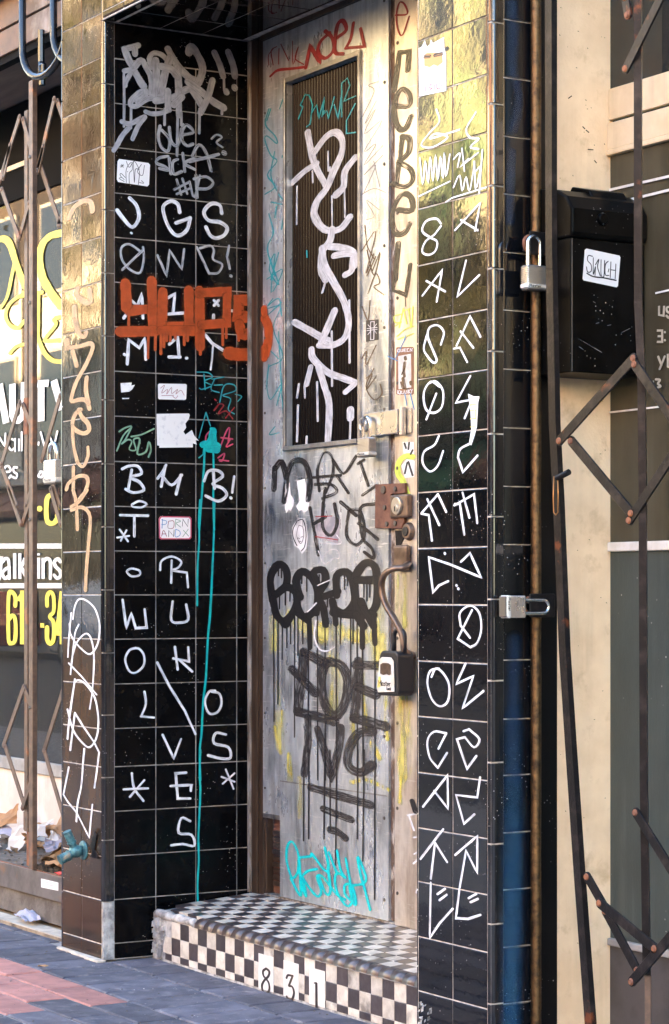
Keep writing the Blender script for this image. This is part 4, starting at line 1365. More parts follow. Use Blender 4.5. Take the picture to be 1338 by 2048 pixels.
  (1,606,"187 21473 1558 21574"),
  (1,611,"1838 22944 1807 21742 2929 21837"),
  (1,614,"2850 23068 2850 21832"),
  (1,613,"1791 21601 3246 21673"),
  (1,616,"3270 23083 3286 21125"),
  (1,618,"3246 23004 4365 23129 4341 22021 3365 21891"),
  (1,677,"5264 22890 4850 22848 4793 22275 5232 22288"),
  (0,677,"4850 21994 4972 21646 5264 21734"),
  (0,838,"4446 20962 4810 20939 5264 20963"),
 ]),
 ('LP','F','peach_mist','overspray around the lettering',0.46,[
  (0,307,"-2736 25686 -2285 25999 -1543 26110 -958 25994 -777 25660"),
  (0,307,"-1987 23147 -2061 22905 -1470 22622 -958 22567 -1031 22976"),
  (0,309,"-2285 22523 -2210 22108 -2002 21690"),
  (0,272,"-2285 22067 -2076 21764 -1765 21484 -1433 21406 -1286 21532"),
  (0,431,"-2925 21391 -2872 21165"),
  (0,260,"-2811 21138 -1765 21111 -958 21123 -777 20928 -1323 20419 -2061 19919 -2450 19479 -2472 19246 -1765 19257 -1250 19158 -1016 18879"),
  (0,262,"-2420 20998 -2061 20451"),
  (0,259,"-1250 19979 -1308 19550 -1104 19071"),
  (0,260,"-1728 18897 -2136 18799 -2420 18505 -2285 18261 -1543 18061 -1067 18141 -1177 18395 -1617 18625 -1913 18909"),
  (0,214,"-2420 18379 -2322 17684 -2002 17073"),
  (0,212,"-2002 17073 -1543 16911 -1140 17248 -1140 17557"),
  (0,214,"-2345 16933 -2345 16118"),
  (0,237,"-2925 16172 -2736 16385 -1987 16588 -1323 16560 -1140 16351 -1396 16020 -1839 15787"),
  (0,214,"-2360 16133 -2099 15654 -2002 14745"),
  (0,213,"-1213 16089 -1876 15709 -2510 15557"),
  (0,212,"-2510 15432 -1691 15509 -1140 15343 -944 14998 -1089 14229 -1264 13302 -1338 12621"),
 ]),
 ('DOOR','D','orange_mist','overspray around the lettering',0.51,[
  (0,567,"1074 22146 1350 21779 1323 21308 1129 20850"),
  (0,387,"1018 22492 1074 22282"),
  (0,387,"1046 21130 1074 20719"),
 ]),
]
STICKERS = [
 ('LP','R','white_paper','white rounded sticker with a drawn tag',"111 27292 172 27381 1286 27350 1348 27286 1309 26608 1248 26540 134 26590 81 26668"),
 ('LP','R','torn_paper','scrap of torn white sticker',"225 19714 647 19754 631 19650 769 19684 670 19527 554 19439 248 19397"),
 ('LP','R','torn_paper','thin scrap of torn sticker',"287 19212 554 19224 539 19189 294 19171"),
 ('LP','R','white_paper','small white rounded sticker with red scribble',"1651 19725 1698 19769 2732 19803 2771 19763 2747 19285 2700 19247 1698 19225 1659 19265"),
 ('LP','R','torn_paper','large torn white sticker',"1596 18719 2850 18783 2890 18729 2850 18587 2716 18427 2747 18288 2637 18143 2716 18041 2969 18211 3064 18018 3246 17848 3111 17865 3167 17705 3008 17749 3008 17608 1698 17552 1713 17622 1620 17633"),
 ('LP','R','pink_paper','pink edged sticker with coloured letters',"1682 15105 1752 15189 2890 15195 2953 15126 2953 14465 2890 14401 1775 14388 1698 14435"),
 ('RP','F','white_paper','torn white poster with a faded skull',"19708 27099 19855 27112 20002 27253 20099 27062 20244 27086 20293 27215 20389 27094 20915 27145 20934 26850 21010 26677 21029 25713 19738 25804"),
 ('RP','F','orange_paper','orange scrap within the torn poster',"19973 26858 20099 26902 20839 26753 20868 26494 20629 26435 20437 26515 20244 26483 19973 26574"),
 ('RP','F','blue_paper','torn blue and yellow sticker strip',"22036 17691 22293 17604 22547 17586 22493 17424 22438 16808 22329 16582 22183 16346 22082 16404 22183 16772 22146 17241"),
 ('DOOR','D','dark_paper','black square sticker with a white cross',"7794 21383 8553 21338 8553 20681 7794 20683"),
 ('STRIP','D','brown_paper','brown bordered sticker with a rider',"9609 20329 9689 20340 10594 20269 10628 20223 10628 18802 10572 18769 9666 18824 9609 18865"),
 ('DOOR','D','torn_paper','torn white sticker scrap',"2440 16283 2802 16335 2896 15898 3135 15723 3109 15558 2896 15332 2762 15402 2602 15274 2494 15444"),
 ('DOOR','D','torn_paper','torn white sticker scrap beside another',"3307 16360 3859 16403 3990 15924 4159 15589 4055 15330 3794 15258 3663 15375 3466 15314 3268 15486 3505 15677"),
 ('DOOR','D','white_paper','oval sticker with a key pattern rim',"3400 15074 3859 15081 3990 14828 4055 14431 3950 14038 3663 13858 3466 14046 3162 14151 2976 14520 3002 14786 3202 14947"),
 ('STRIP','D','torn_paper','torn sticker with black rays',"9985 17312 10628 17276 10661 16866 10347 16759 10684 16682 10661 16177 10121 16175 9917 16565 10234 16747 10065 16866"),
 ('DOOR','D','grey_paper','faded square sticker with red bands',"4572 15107 5651 15096 6212 14965 6026 14165 4507 14422"),
 ('CH','CH','white_paper','small white maker label',"-8370 1820 -6812 1837 -6812 1532 -8370 1495"),
 ('MX','MX','white_paper','white rounded sticker with bubble letters',"1391 21229 1444 21269 2497 21169 2529 21124 2451 20389 2406 20353 1355 20457 1324 20497"),
]
GATE_LEFT_BARS = [(-1.234, 2.8266, -1.0626, 2.6117), (-0.9853, 2.7381, -1.0756, 2.6169), (-1.2206, 2.87, -1.1498, 2.9874), (-0.8716, 2.8566, -0.6957, 2.6131), (-0.8343, 2.9281, -0.8883, 2.8424), (-0.6557, 2.6737, -0.7118, 2.6153), (-1.0604, 3.0783, -1.2586, 2.861), (-1.041, 3.0671, -0.9736, 2.9555), (-0.7365, 3.0884, -0.8883, 2.85), (-0.7219, 3.0782, -0.6497, 2.9758), (-1.0582, 1.9834, -1.234, 1.758), (-1.041, 1.9719, -0.9387, 1.8628), (-0.6836, 1.9801, -0.8509, 1.7531), (-0.826, 1.7384, -0.6957, 1.5729), (-1.234, 1.744, -1.0886, 1.589), (-0.9345, 1.6825, -1.0109, 1.5899), (-1.1674, 1.6591, -1.0496, 1.5171), (-0.9387, 1.6468, -1.0496, 1.5171), (-0.7686, 1.6403, -0.6796, 1.5077), (-1.0324, 0.894, -1.2295, 0.6598), (-1.0092, 0.8845, -0.9093, 0.7763), (-0.6716, 0.8934, -0.8426, 0.6616), (-0.826, 0.6592, -0.6557, 0.4314), (-1.2161, 0.6571, -1.0238, 0.435), (-0.9303, 0.5682, -1.0324, 0.4309)]
GATE_LEFT_RODS = [(-1.0307, 2.9813, -1.0307, 2.5869), (-1.0195, 2.3506, -1.0109, 1.7131), (-0.9896, 1.1004, -0.9853, 0.4654), (-1.0313, 3.1272, -1.0255, 2.9333), (-0.6857, 3.135, -0.682, 2.9666), (-0.6836, 2.9229, -0.6836, 2.6148), (-0.6796, 2.6142, -0.6756, 2.4581)]
GATE_RIGHT_BARS = [(2.9068, 2.6524, 2.7714, 2.5068), (2.7598, 2.6802, 2.7698, 2.6371), (2.802, 1.8121, 2.5073, 1.6325), (2.5446, 1.6303, 2.7829, 1.444), (2.8058, 1.7974, 2.9616, 1.6442), (2.9398, 1.5799, 2.7752, 1.4274), (2.8096, 0.7321, 2.9616, 0.5905), (2.6098, 0.5579, 2.6738, 0.4963), (2.6699, 0.5008, 2.8809, 0.4187), (2.6817, 0.4826, 2.8058, 0.3562), (2.9616, 0.4738, 2.7943, 0.3282)]
GATE_RIGHT_RODS = [(2.7905, 2.6926, 2.792, 1.9489), (2.802, 2.1186, 2.8042, 1.7832), (2.8058, 1.7831, 2.8096, 1.4671), (2.8073, 1.4177, 2.8134, 0.8091), (2.8171, 0.9286, 2.8247, 0.3469), (2.8285, 0.3474, 2.83, 0.2046)]

# ================================================================== THE SETTING
# ---- ground
sw = MB().box(-30, 30, -4.0, .60, -.30, -.006).build('sidewalk', 'paver_bed'); tag(sw, 'sidewalk of dark and red rectangular pavers', kind='structure')
rd = MB().box(-80, 60, -15.0, -4.002, -.35, -.14).build('road', 'asphalt'); tag(rd, kind='structure')
fp = MB().box(-80, 60, -19.0, -15.002, -.35, -.01).build('far_pavement', 'far_pavement'); tag(fp, kind='structure')
gr = MB().box(-300, 300, -300, 300, -.60, -.40).build('ground', 'asphalt'); tag(gr, kind='structure')
UPF = ((1,0,0), (0,1,0), (0,0,1))
g = .010
def paver(x0, x1, y0, y1, m):
    tile('paver', m, sw, ((x0+x1)/2, (y0+y1)/2, random.uniform(-.001, .0012)), x1-x0-g, y1-y0-g, UPF, th=.03, tilt=.22, ch=.004)
P = .163
def course(y0, y1, xa, xb, off, lim=None):
    n = int((xb-xa)/P)
    for i in range(n):
        x0 = xa+i*P+off; x1 = x0+P
        paver(x0, x1, y0, y1, 'paver_dark')
course(-.030, .138, .02, 2.3, .0)
course(-.030, .02, -1.95, -.33, .0)
course(-.305, -.030, -1.95, 2.9, .075)
ys = [-.305-.138*i for i in range(12)]
for j in range(11):
    off = .10 if j % 2 == 0 else .26
    for i in range(-7, 9):
        x0 = off+i*.3255; x1 = x0+.3255
        red = (x1 < .80 and j < 3 and x0 > -2.0) or (j < 3 and x1 < .78)
        paver(x0, x1, ys[j+1], ys[j], 'paver_red' if red else 'paver_dark')
# narrow mortar seam along the pier and tan apron beside it
sm = MB()
for x0, x1, d in ((-.335,-.20,.020),(-.20,-.08,.026),(-.08,.03,.032)): sm.box(x0, x1, -.047-d, -.046, -.004, .007)
seam = sm.build('mortar_seam', 'pale_concrete', None, bevel=.004); tag(seam, kind='structure')
ap = MB().box(-4, -.336, .024, .62, -.005, .006).build('apron', 'tan_concrete'); tag(ap, kind='structure')
ap2 = MB().box(-4, -.336, .026, .10, .0062, .010).build('apron_edge', 'pale_concrete'); tag(ap2, kind='structure')

# ---- our own building above and around (shades the street)
bl = thing('terrace_building', (0, 6, 0), 'upper storeys of the terrace carrying the tiled doorway', 'building')
MB().box(-75, 75, .02, 14, 4.05, 12.1).build('wall', 'upper_wall', bl)
MB().box(-75, -39, .0, 14.01, 12.105, 13.6).build('added_shade_block', 'upper_wall', bl)  # unseen block added to raise the shadow line across the street
MB().box(-60, -3.2, .60, .80, -.1, 4.05).build('wall', 'upper_wall', bl)
MB().box(7.0, 60, .60, .80, -.1, 4.05).build('wall', 'upper_wall', bl)
MB().box(-60, 60, 13.8, 14, -.1, 4.05).build('wall', 'upper_wall', bl)

# ================================================================== LEFT PIER
ROWS = [3.384, 3.232, 3.0799, 2.9278, 2.7764, 2.6213, 2.4695, 2.3164, 2.1635, 2.012, 1.8582, 1.7035, 1.5498, 1.3973, 1.247, 1.0954, .9423, .7899, .6595, .5066, .3545, .2052, .0555, .002]
LP = thing('tiled_pier', (-.16, .2, 0), 'black tiled pier and doorway reveal covered in white letters, orange tag and teal drip', 'pier')
MB().box(-.327, -.0040, YF+.0020, .53, 0, 4.05).build('wall_core', 'grout', LP)
MB().box(-.0039, -.0020, YF+.003, .53, 0, 4.05).build('reveal_bed', 'grout_grey', LP)
GAP = .0034
def col_tiles(parent, frame, u0, u1, rows, m, fixed, zmin=None, **kw):
    for z1, z0 in zip(rows, rows[1:]):
        if zmin and z0 < zmin: continue
        mm = m(z0) if callable(m) else m
        u = (u0+u1)/2; z = (z0+z1)/2
        c = (u, fixed, z) if frame is FR_F else (fixed, u, z)
        tile('tile', mm, parent, c, abs(u1-u0)-GAP, z1-z0-GAP, frame, **kw)
CL = [-.327, -.168, -.010]
for a, b in zip(CL, CL[1:]): col_tiles(LP, FR_F, a, b, [4.04, 3.84, 3.688, 3.536]+ROWS, lambda z: 'tile_reflection_brown' if z < 1.05 else 'tile_black', YF)
YR = [.0, .158, .3137, .4765, .5285]
for j, (a, b) in enumerate(zip(YR, YR[1:])):
    for z1, z0 in zip(ROWS, ROWS[1:]):
        if z1 > 3.22: continue
        lo = (0 if j == 0 else .13)
        if z1 <= lo: continue
        z0 = max(z0, lo)
        if z1-z0 < .02: continue
        tile('tile', 'tile_reveal', LP, (0, (a+b)/2, (z0+z1)/2), b-a-GAP, z1-z0-GAP, FR_R)
tile('tile', 'tile_reveal', LP, (0, .26, 3.142), .52, .118, FR_R)
# corner trim pieces
TJ = [4.04, 3.84, 3.63, 3.418, 3.204, 2.99, 2.775, 2.56, 2.345, 2.13, 1.912, 1.694, 1.479, 1.264, 1.049, .837, .624, .41, .199]
def trim_piece(parent, z0, z1, xs, m='tile_trim', name='corner_trim'):
    b = MB(); prof = xs; n = len(prof)
    for z in (z0+.002, z1-.002):
        for x, y in prof: b.v.append((x, y, z))
    for i in range(n): b.f.append((i, (i+1) % n, n+(i+1) % n, n+i))
    b.f.append(tuple(range(n-1, -1, -1))); b.f.append(tuple(range(n, 2*n)))
    return b.build(name, m, parent, bevel=.0012, seg=1)
def quarter(cx, cy, r, a0, a1, n=7): return [(cx+r*math.cos(a0+(a1-a0)*i/n), cy+r*math.sin(a0+(a1-a0)*i/n)) for i in range(n+1)]
prof = [(-.0085, -.030), (-.0085, YF-.001)]+quarter(-.014+.004, YF+.013, .0135, -math.pi/2, 0)+[(.0035, -.022), (.0015, -.0195), (.0015, -.0022), (-.0085, -.0022)]
for z1, z0 in zip(TJ, TJ[1:]): trim_piece(LP, z0, z1, prof)
MB().box(-.0084, .0005, YF+.002, -.0022, 0, .197).build('corner_mortar', 'mortar', LP, bevel=.002)
m = MB()
for i in range(26):
    z = random.uniform(.01, .19); y = random.uniform(-.043, -.006); m.obox((.0006, y, z), (random.uniform(.0008,.003),0,0), (0,random.uniform(.002,.008),.001), (0,.001,random.uniform(.003,.014)))
m.build('mortar_chips', 'mortar', LP)
prof = [(-.327, YF+.0005)]+quarter(-.337, YF+.010, .0095, -math.pi/2, -math.pi, 6)+[(-.3465, .06), (-.327, .06)]
for z1, z0 in zip([4.04]+TJ[1:]+[.002], TJ[1:]+[.002]):
    if z1-z0 > .01: trim_piece(LP, z0, z1, prof)
MB().box(-.3455, -.3275, .0615, .53, 0, 4.05).build('side_wall', 'low_wall', LP)

# ================================================================== RIGHT PIER
RP = thing('tiled_pier', (2.13, .1, 0), 'black tiled pier to the right of the door with white slanted letters and gold reflections', 'pier')
MB().box(1.963, XB-.0020, YF+.0020, .53, 0, 4.05).build('wall_core', 'grout', RP)
# measured course heights of this pier
RR = [4.04, 3.93, 3.78, 3.63, 3.48, 3.33, 3.18, 3.03, 2.88, 2.729, 2.5796, 2.4313, 2.28, 2.1285, 1.979, 1.825, 1.673, 1.522, 1.3725, 1.2232, 1.0725, .9242, .774, .626, .4825, .3354, .190, .002]
CRX = [1.965, 2.130, 2.288]
for a, b in zip(CRX, CRX[1:]): col_tiles(RP, FR_F, a, b, RR, 'tile_black', YF, tilt=.3)
RS = [4.04, 3.90, 3.75, 3.60, 3.45, 3.30, 3.15, 3.0, 2.871, 2.722, 2.573, 2.423, 2.275, 2.126, 1.978, 1.827, 1.677, 1.527, 1.378, 1.229, 1.082, .931, .787, .64, .494, .347, .202, .05, .002]
for z1, z0 in zip(RS, RS[1:]): tile('tile', 'tile_side', RP, (XB, .0395, (z0+z1)/2), .088, z1-z0-GAP, FR_R, bulge=.004, tilt=.15)
TR = [4.04, 3.96, 3.75, 3.54, 3.33, 3.125, 2.918, 2.71, 2.502, 2.293, 2.082, 1.871, 1.66, 1.449, 1.238, 1.03, .821, .613, .409, .205, .002]
prof = [(2.2905, -.03), (2.2905, YF-.001)]+quarter(XB-.010, YF+.013, .0135, -math.pi/2, 0)+[(XB+.0035, -.026), (XB+.0015, -.0235), (XB+.0015, -.0062), (2.2905, -.0062)]
for z1, z0 in zip(TR, TR[1:]): trim_piece(RP, z0, z1, prof)
# narrow dark return beside the door
prof = [(1.9625, .02), (1.9625, YF+.0005), (1.9595, YF+.0005)]+[(1.9535, -.038), (1.9525, .02)]
for z1, z0 in zip(TR, TR[1:]): trim_piece(RP, z0+.05, z1+.05, prof)
MB().box(1.9525, 1.962, .0205, .53, 0, 3.2).build('inner_face', 'tile_trim', RP)
m = MB()
for i in range(34):
    x = 1.97+abs(random.gauss(0, .03)); z = random.uniform(.05, .16); m.obox((x, YF-.0006, z), (random.uniform(.002,.008),0,.002), (0,.0006,0), (.001,0,random.uniform(.002,.009)))
m.build('plaster_smear', 'mortar', RP)

# ================================================================== LINTEL AND SOFFIT
LT = thing('lintel', (.98, .2, 3.2), 'dark tiled lintel and soffit over the doorway', 'lintel')
MB().box(.0012, 1.951, YF+.0013, .5280, 3.206, 4.05).build('core', 'grout', LT)
for i in range(12):
    x0 = .002+i*.1625
    tile('tile', 'tile_black', LT, (x0+.08125, YF, 3.334), .1625-GAP, .20-GAP, FR_F)
    for zc in (3.536, 3.738, 3.940): tile('tile', 'tile_black', LT, (x0+.08125, YF, zc), .1625-GAP, .20-GAP, FR_F)
    b = MB(); pr = [(YF-.001, 3.232), (YF-.001, 3.218)]+[(YF+.012-.013*math.cos(q), 3.2175-.013*math.sin(q)) for q in (0, .5, 1.0, 1.57)]+[(.0, 3.2045), (.0, 3.232)]
    n = len(pr)
    for x in (x0+.002, x0+.1605):
        for y, z in pr: b.v.append((x, y, z))
    for k in range(n): b.f.append((k, (k+1) % n, n+(k+1) % n, n+k))
    b.f.append(tuple(range(n))); b.f.append(tuple(range(2*n-1, n-1, -1)))
    b.build('edge_trim', 'tile_trim', LT)
    for k in range(3):
        tile('tile', 'tile_black', LT, (x0+.08125, .094+k*.162, 3.2045), .1625-GAP, .162-GAP, ((1,0,0), (0,-1,0), (0,0,-1)))

# ================================================================== DOOR FRAME
DF = thing('door_frame', (.05, YD, .19), 'dark brown wooden door jamb beside the black reveal', 'door frame')
box('jamb_edge', 'raw_trim', DF, .001, .020, YD-.012, YD+.03, .197, 3.2, .002)
box('jamb', 'jamb_wood', DF, .0205, .060, YD-.006, YD+.05, .197, 3.2, .002)
box('jamb_stop', 'jamb_wood', DF, .0605, .0925, YD+.002, YD+.06, .197, 3.2, .002)
box('head', 'jamb_wood', DF, .0930, 1.95, YD-.010, YD+.05, 3.186, 3.2035, .002)
box('threshold', 'raw_trim', DF, .021, 1.95, YD+.004, YD+.10, .180, .203, .003)

# ================================================================== DOOR
DR = thing('steel_door', (.5, YD, .2), 'tall steel clad door with narrow ribbed window covered in graffiti', 'door')
sk = MB()
X0, X1, WX0, WX1, WZ0, WZ1 = .094, .9135, .262, .738, 1.757, 3.004
sk.box(X0, WX0, YD, YD+.04, .468, 3.184); sk.box(WX1, X1, YD, YD+.04, .205, 3.184)
sk.box(WX0, WX1, YD, YD+.04, WZ1, 3.184); sk.box(WX0, WX1, YD, YD+.04, .205, WZ0); sk.box(.214, WX0, YD, YD+.04, .205, .468)
sk.build('door_skin', 'door_steel', DR)
box('kick_seam', 'frame_steel', DR, .216, .912, YD-.0012, YD-.0002, .602, .606)
# pivot pocket at the bottom hinge side
box('hinge_pocket', 'rust_plate', DR, .0945, .212, YD+.034, YD+.06, .205, .466)
for i in range(9): box('hinge_spring', 'jamb_wood', DR, .128, .190, YD+.016+random.uniform(0,.004), YD+.033, .232+i*.022, .249+i*.022, .003)
box('hinge_bar', 'jamb_wood', DR, .0955, .112, YD+.004, YD+.033, .206, .466, .002)
box('pocket_lip', 'frame_steel', DR, .0945, .2125, YD-.001, YD+.006, .468, .484, .001)
# window frame
wf = MB()
for a in ((.249,.2615,YD-.010,YD+.030,1.741,3.022),(.7385,.752,YD-.010,YD+.030,1.741,3.022),(.2617,.7383,YD-.010,YD+.030,3.0045,3.022),(.2617,.7383,YD-.016,YD+.030,1.741,1.7565)): wf.box(*a)
wf.build('window_frame', 'frame_steel', DR, bevel=.002)
gl = MB(); n = 26; V = gl.v
for i in range(n*4+1):
    x = .262+(.738-.262)*i/(n*4); y = YD+.022-.0045*abs(math.sin(math.pi*(i/4)))
    V += [(x, y, 1.757), (x, y, 3.004)]
for i in range(n*4): gl.f.append((2*i, 2*i+2, 2*i+3, 2*i+1))
gl.build('ribbed_glass', 'ribbed_glass', DR)
box('glass_back', 'dark_frame', DR, .262, .738, YD+.0245, YD+.039, 1.757, 3.004)
# rivets
riv = MB(); 
for k in range(12):
    z = .27+k*.262
    for x in (.890,): MB().tube([(x, YD-.0028, z), (x, YD, z)], .0055, 10).build('rivet', 'rivet', DR)
    if z > .5: MB().tube([(.110, YD-.0028, z+.04), (.110, YD, z+.04)], .0045, 10).build('rivet', 'rivet', DR)
# weathered edge between door and panel
box('door_edge', 'weathered_wood', DR, .9137, .9465, YD+.010, YD+.05, .207, 3.184)
# fixed panel
DP = thing('door_panel', (1.0, YD, .2), 'narrow steel side panel with tall black brushed letters and handle', 'panel')
box('panel_skin', 'panel_steel', DP, .9480, 1.950, YD, YD+.04, .196, 3.184, .004)
for k in range(11):
    z = .30+k*.27; MB().tube([(.968, YD-.0028, z), (.968, YD, z)], .0055, 10).build('rivet', 'rivet', DP)

# ---- hasp and hardware
HS = thing('door_hasp', (.9, YD, 1.8), 'steel hinged hasp bridging door and side panel', 'hasp')
hp = MB(); pl = [(.800,1.829),(.812,1.834),(1.005,1.834),(1.005,1.757),(.83,1.757),(.80,1.772)]
hp.prism(pl, lambda u,v,d: (u, YD-.012-d, v), 0, .014); hp.build('strap_shape', 'steel_bright', HS, bevel=.003)
MB().tube([(1.020, YD-.014, 1.752), (1.020, YD-.014, 1.840)], .012, 14).build('hinge_knuckle', 'steel_bright', HS, smooth=False, bevel=.001)
box('hinge_leaf', 'steel_bright', HS, 1.030, 1.056, YD-.006, YD-.0005, 1.757, 1.834, .001)
MB().tube([(.815+.019*math.cos(q), YD-.034, 1.797+.019*math.sin(q)) for q in [i*math.pi/8 for i in range(17)]], .006, 8, caps=False).build('staple', 'steel_bright', HS, smooth=True)

def padlock(name, label, base, side, out, h, wd, dp, shackle_h, m_body='steel_bright', horizontal=None):
    """laminated padlock: base = centre of body; side, out, up vectors"""
    S, O = Vector(side).normalized(), Vector(out).normalized(); U = S.cross(O); 
    if U.z < 0 and horizontal is None: U = -U
    if horizontal is not None: U = Vector(horizontal)
    c = Vector(base); t = thing(name, c, label, 'padlock', 'padlocks')
    n = 9
    core = MB().obox(c, S*wd/2*.97, O*dp/2*.97, U*h/2); core.build('core', m_body, t, bevel=.004)
    lam = MB()
    for i in range(n):
        z = -h/2+h*(.30+.62*i/(n-1)); lam.obox(c+U*z, S*wd/2, O*dp/2, U*h*.026)
    lam.build('laminated_plates', m_body, t, bevel=.001, seg=1)
    MB().obox(c-U*h*.36, S*(wd/2+.0008), O*(dp/2+.0008), U*h*.085).build('name_band', 'lock_face', t, bevel=.002)
    MB().obox(c-U*h*.50, S*wd/2*.94, O*dp/2*.94, U*h*.04).build('base_plate', 'rivet', t, bevel=.002)
    # maker's name as tiny raised letters on the band
    wdm = MB(); fl = O; org = c-U*h*.36+fl*(dp/2+.0012)
    def seg(a, b, r=.0011):
        p, q = org+S*a[0]*wd+U*a[1]*h, org+S*b[0]*wd+U*b[1]*h; d = (q-p); l = d.length/2; d.normalize(); e = d.cross(fl)
        wdm.obox((p+q)/2, d*(l+.0004), e*r*.6, fl*.0004)
    sgn = 1 if (S.dot(Vector((.515,0,0))+Vector((0,.857,0))) > 0) else -1
    x = -.40
    def W(*pts):
        for a, b in zip(pts, pts[1:]): seg(((x+a[0])*sgn, a[1]), ((x+b[0])*sgn, b[1]))
    W((0,-.05),(0,.05),(.05,0),(.10,.05),(.10,-.05)); x += .145
    W((.06,.02),(.01,.015),(.01,-.05),(.06,-.045),(.06,.02),(.07,-.05)); x += .105
    W((.06,.02),(.01,.01),(.055,-.02),(.05,-.05),(.005,-.045)); x += .095
    W((.02,.05),(.02,-.045),(.05,-.05)); W((0,.02),(.05,.02)); x += .085
    W((.0,-.015),(.06,-.015),(.05,.02),(.01,.015),(.01,-.05),(.06,-.045)); x += .095
    W((.01,.02),(.01,-.05)); W((.01,0),(.05,.02))
    wdm.build('name_lettering', 'black_pen', t)
    a = wd*.30; top = h/2
    pts = [c+S*-a+U*(top-.004)]+[c+S*-a+U*(top+(shackle_h-a)*k/4) for k in range(5)]
    pts += [c+S*(-a*math.cos(q))+U*(top+shackle_h-a+a*math.sin(q)) for q in [math.pi*i/10 for i in range(1, 10)]]
    pts += [c+S*a+U*(top+(shackle_h-a)*(4-k)/4) for k in range(5)]+[c+S*a+U*(top-.004)]
    MB().tube(pts, wd*.085, 12).build('shackle', 'shackle', t, smooth=True)
    return t
padlock('padlock', 'laminated steel padlock hanging from the door hasp', (.846, YD-.040, 1.722), (1,0,0), (0,-1,0), .060, .072, .030, .066)

LK = thing('door_lock', (.93, YD, 1.53), 'rusty steel lock guard plate with a key cylinder', 'lock')
pl = [(.851,1.603),(1.028,1.600),(1.028,1.568),(.945,1.568),(.945,1.490),(1.022,1.490),(1.022,1.478),(1.005,1.456),(.849,1.462)]
MB().prism(pl, lambda u,v,d: (u, YD-.0005-d, v), 0, .011).build('guard_plate', 'rust_plate', LK, bevel=.002)
box('cylinder_block', 'bronze', LK, .953, 1.058, YD-.022, YD-.0005, 1.490, 1.565, .007)
MB().tube([(1.003, YD-.030, 1.529), (1.003, YD-.021, 1.529)], .028, 26).build('key_cylinder', 'brass_cylinder', LK, bevel=.002)
MB().tube([(1.003, YD-.0335, 1.521), (1.003, YD-.0295, 1.521)], .0125, 20).build('key_plug', 'brass_cylinder', LK, bevel=.001)
box('keyhole', 'black_pen', LK, 1.0005, 1.0055, YD-.0345, YD-.0332, 1.511, 1.527)
for u, v, q in ((.905,1.583,.013),(.975,1.583,.008),(.975,1.4745,.008),(.925,1.4735,.008),(.912,1.526,.008)):
    MB().tube([(u, YD-.017, v), (u, YD-.011, v)], q, 12).build('bolt', 'rivet', LK, bevel=.0015)
KB = thing('round_lock', (1.035, YD, 1.449), 'round worn black lock cylinder below the rusty plate', 'lock')
MB().tube([(1.040, YD-.016, 1.447), (1.040, YD-.0005, 1.447)], [.024, .030], 22).build('escutcheon', 'bronze', KB, bevel=.002)
MB().tube([(1.040, YD-.020, 1.447), (1.040, YD-.015, 1.447)], .015, 18).build('plug', 'lock_black', KB, bevel=.002)
m = MB(); m.prism([(.957,1.452),(1.0,1.452),(1.01,1.43),(.985,1.40),(.962,1.395)], lambda u,v,d: (u, YD-.0004-d, v), 0, .0025); m.build('tape_patch', 'gate_dark', KB)

HD = thing('pull_handle', (1.0, YD, 1.3), 'curved bronze pull handle on the side panel', 'handle')
box('back_plate', 'bronze', HD, .969, 1.050, YD-.020, YD-.0005, 1.322, 1.405, .008)
hp = [(1.050,YD-.012,1.345),(1.068,YD-.040,1.334),(1.040,YD-.060,1.330),(.998,YD-.068,1.312),(.983,YD-.070,1.270),(1.000,YD-.066,1.219),(1.040,YD-.056,1.168),(1.068,YD-.046,1.120),(1.072,YD-.042,1.075),(1.070,YD-.020,1.062),(1.062,YD-.001,1.058)]
q = smooth_pts([(a, b) for a, b, c in hp], 4); q2 = smooth_pts([(a, c) for a, b, c in hp], 4)
MB().tube([(a[0], a[1], b[1]) for a, b in zip(q, q2)], .0135, 12, flat=.75).build('grip', 'bronze', HD, smooth=True)

KX = thing('key_lockbox', (1.0, YD-.06, .93), 'black key lock box with pale yellowed front hanging from the pull handle', 'lock box')
MB().prism([(.978,1.060),(.990,1.072),(1.075,1.072),(1.085,1.06),(1.088,.945),(1.078,.932),(.968,.930),(.960,.94)], lambda u,v,d: (u, YD-.075+d, v), 0, .062).build('body', 'lock_black', KX, bevel=.006)
MB().prism([(.985,1.045),(.999,1.052),(1.052,1.052),(1.068,1.04),(1.072,.945),(.975,.940),(.971,.955)], lambda u,v,d: (u, YD-.0765-d, v), 0, .003).build('front_plate', 'lock_face', KX, bevel=.0015)
MB().prism([(.993,1.028),(1.008,1.034),(1.040,1.034),(1.054,1.028),(1.054,1.000),(1.045,.996),(1.030,1.000),(1.010,.996),(.993,1.000)], lambda u,v,d: (u, YD-.0802-d, v), 0, .0012).build('dial_window', 'bronze', KX)
MB().prism([(.9745,.955),(.9915,.958),(.994,.990),(.982,.990)], lambda u,v,d: (u, YD-.0800-d, v), 0, .0008).build('yellow_stain', 'lock_yellow', KX)
pts = [(1.018, YD-.045, 1.065)]+[(1.018, YD-.045, 1.10)]+[(1.048-.030*math.cos(q), YD-.045, 1.118+.022*math.sin(q)) for q in [math.pi*i/8 for i in range(9)]]+[(1.078, YD-.045, 1.10), (1.078, YD-.045, 1.065)]
MB().tube(pts, .0075, 12).build('shackle', 'lock_black', KX, smooth=True)
wd = MB()
def seg2(a, b):
    p, q = Vector((a[0], YD-.0805, a[1])), Vector((b[0], YD-.0805, b[1])); d = q-p; l = d.length/2; d.normalize()
    wd.obox((p+q)/2, d*(l+.0006), d.cross(Vector((0,1,0)))*.0011, (0,.0005,0))
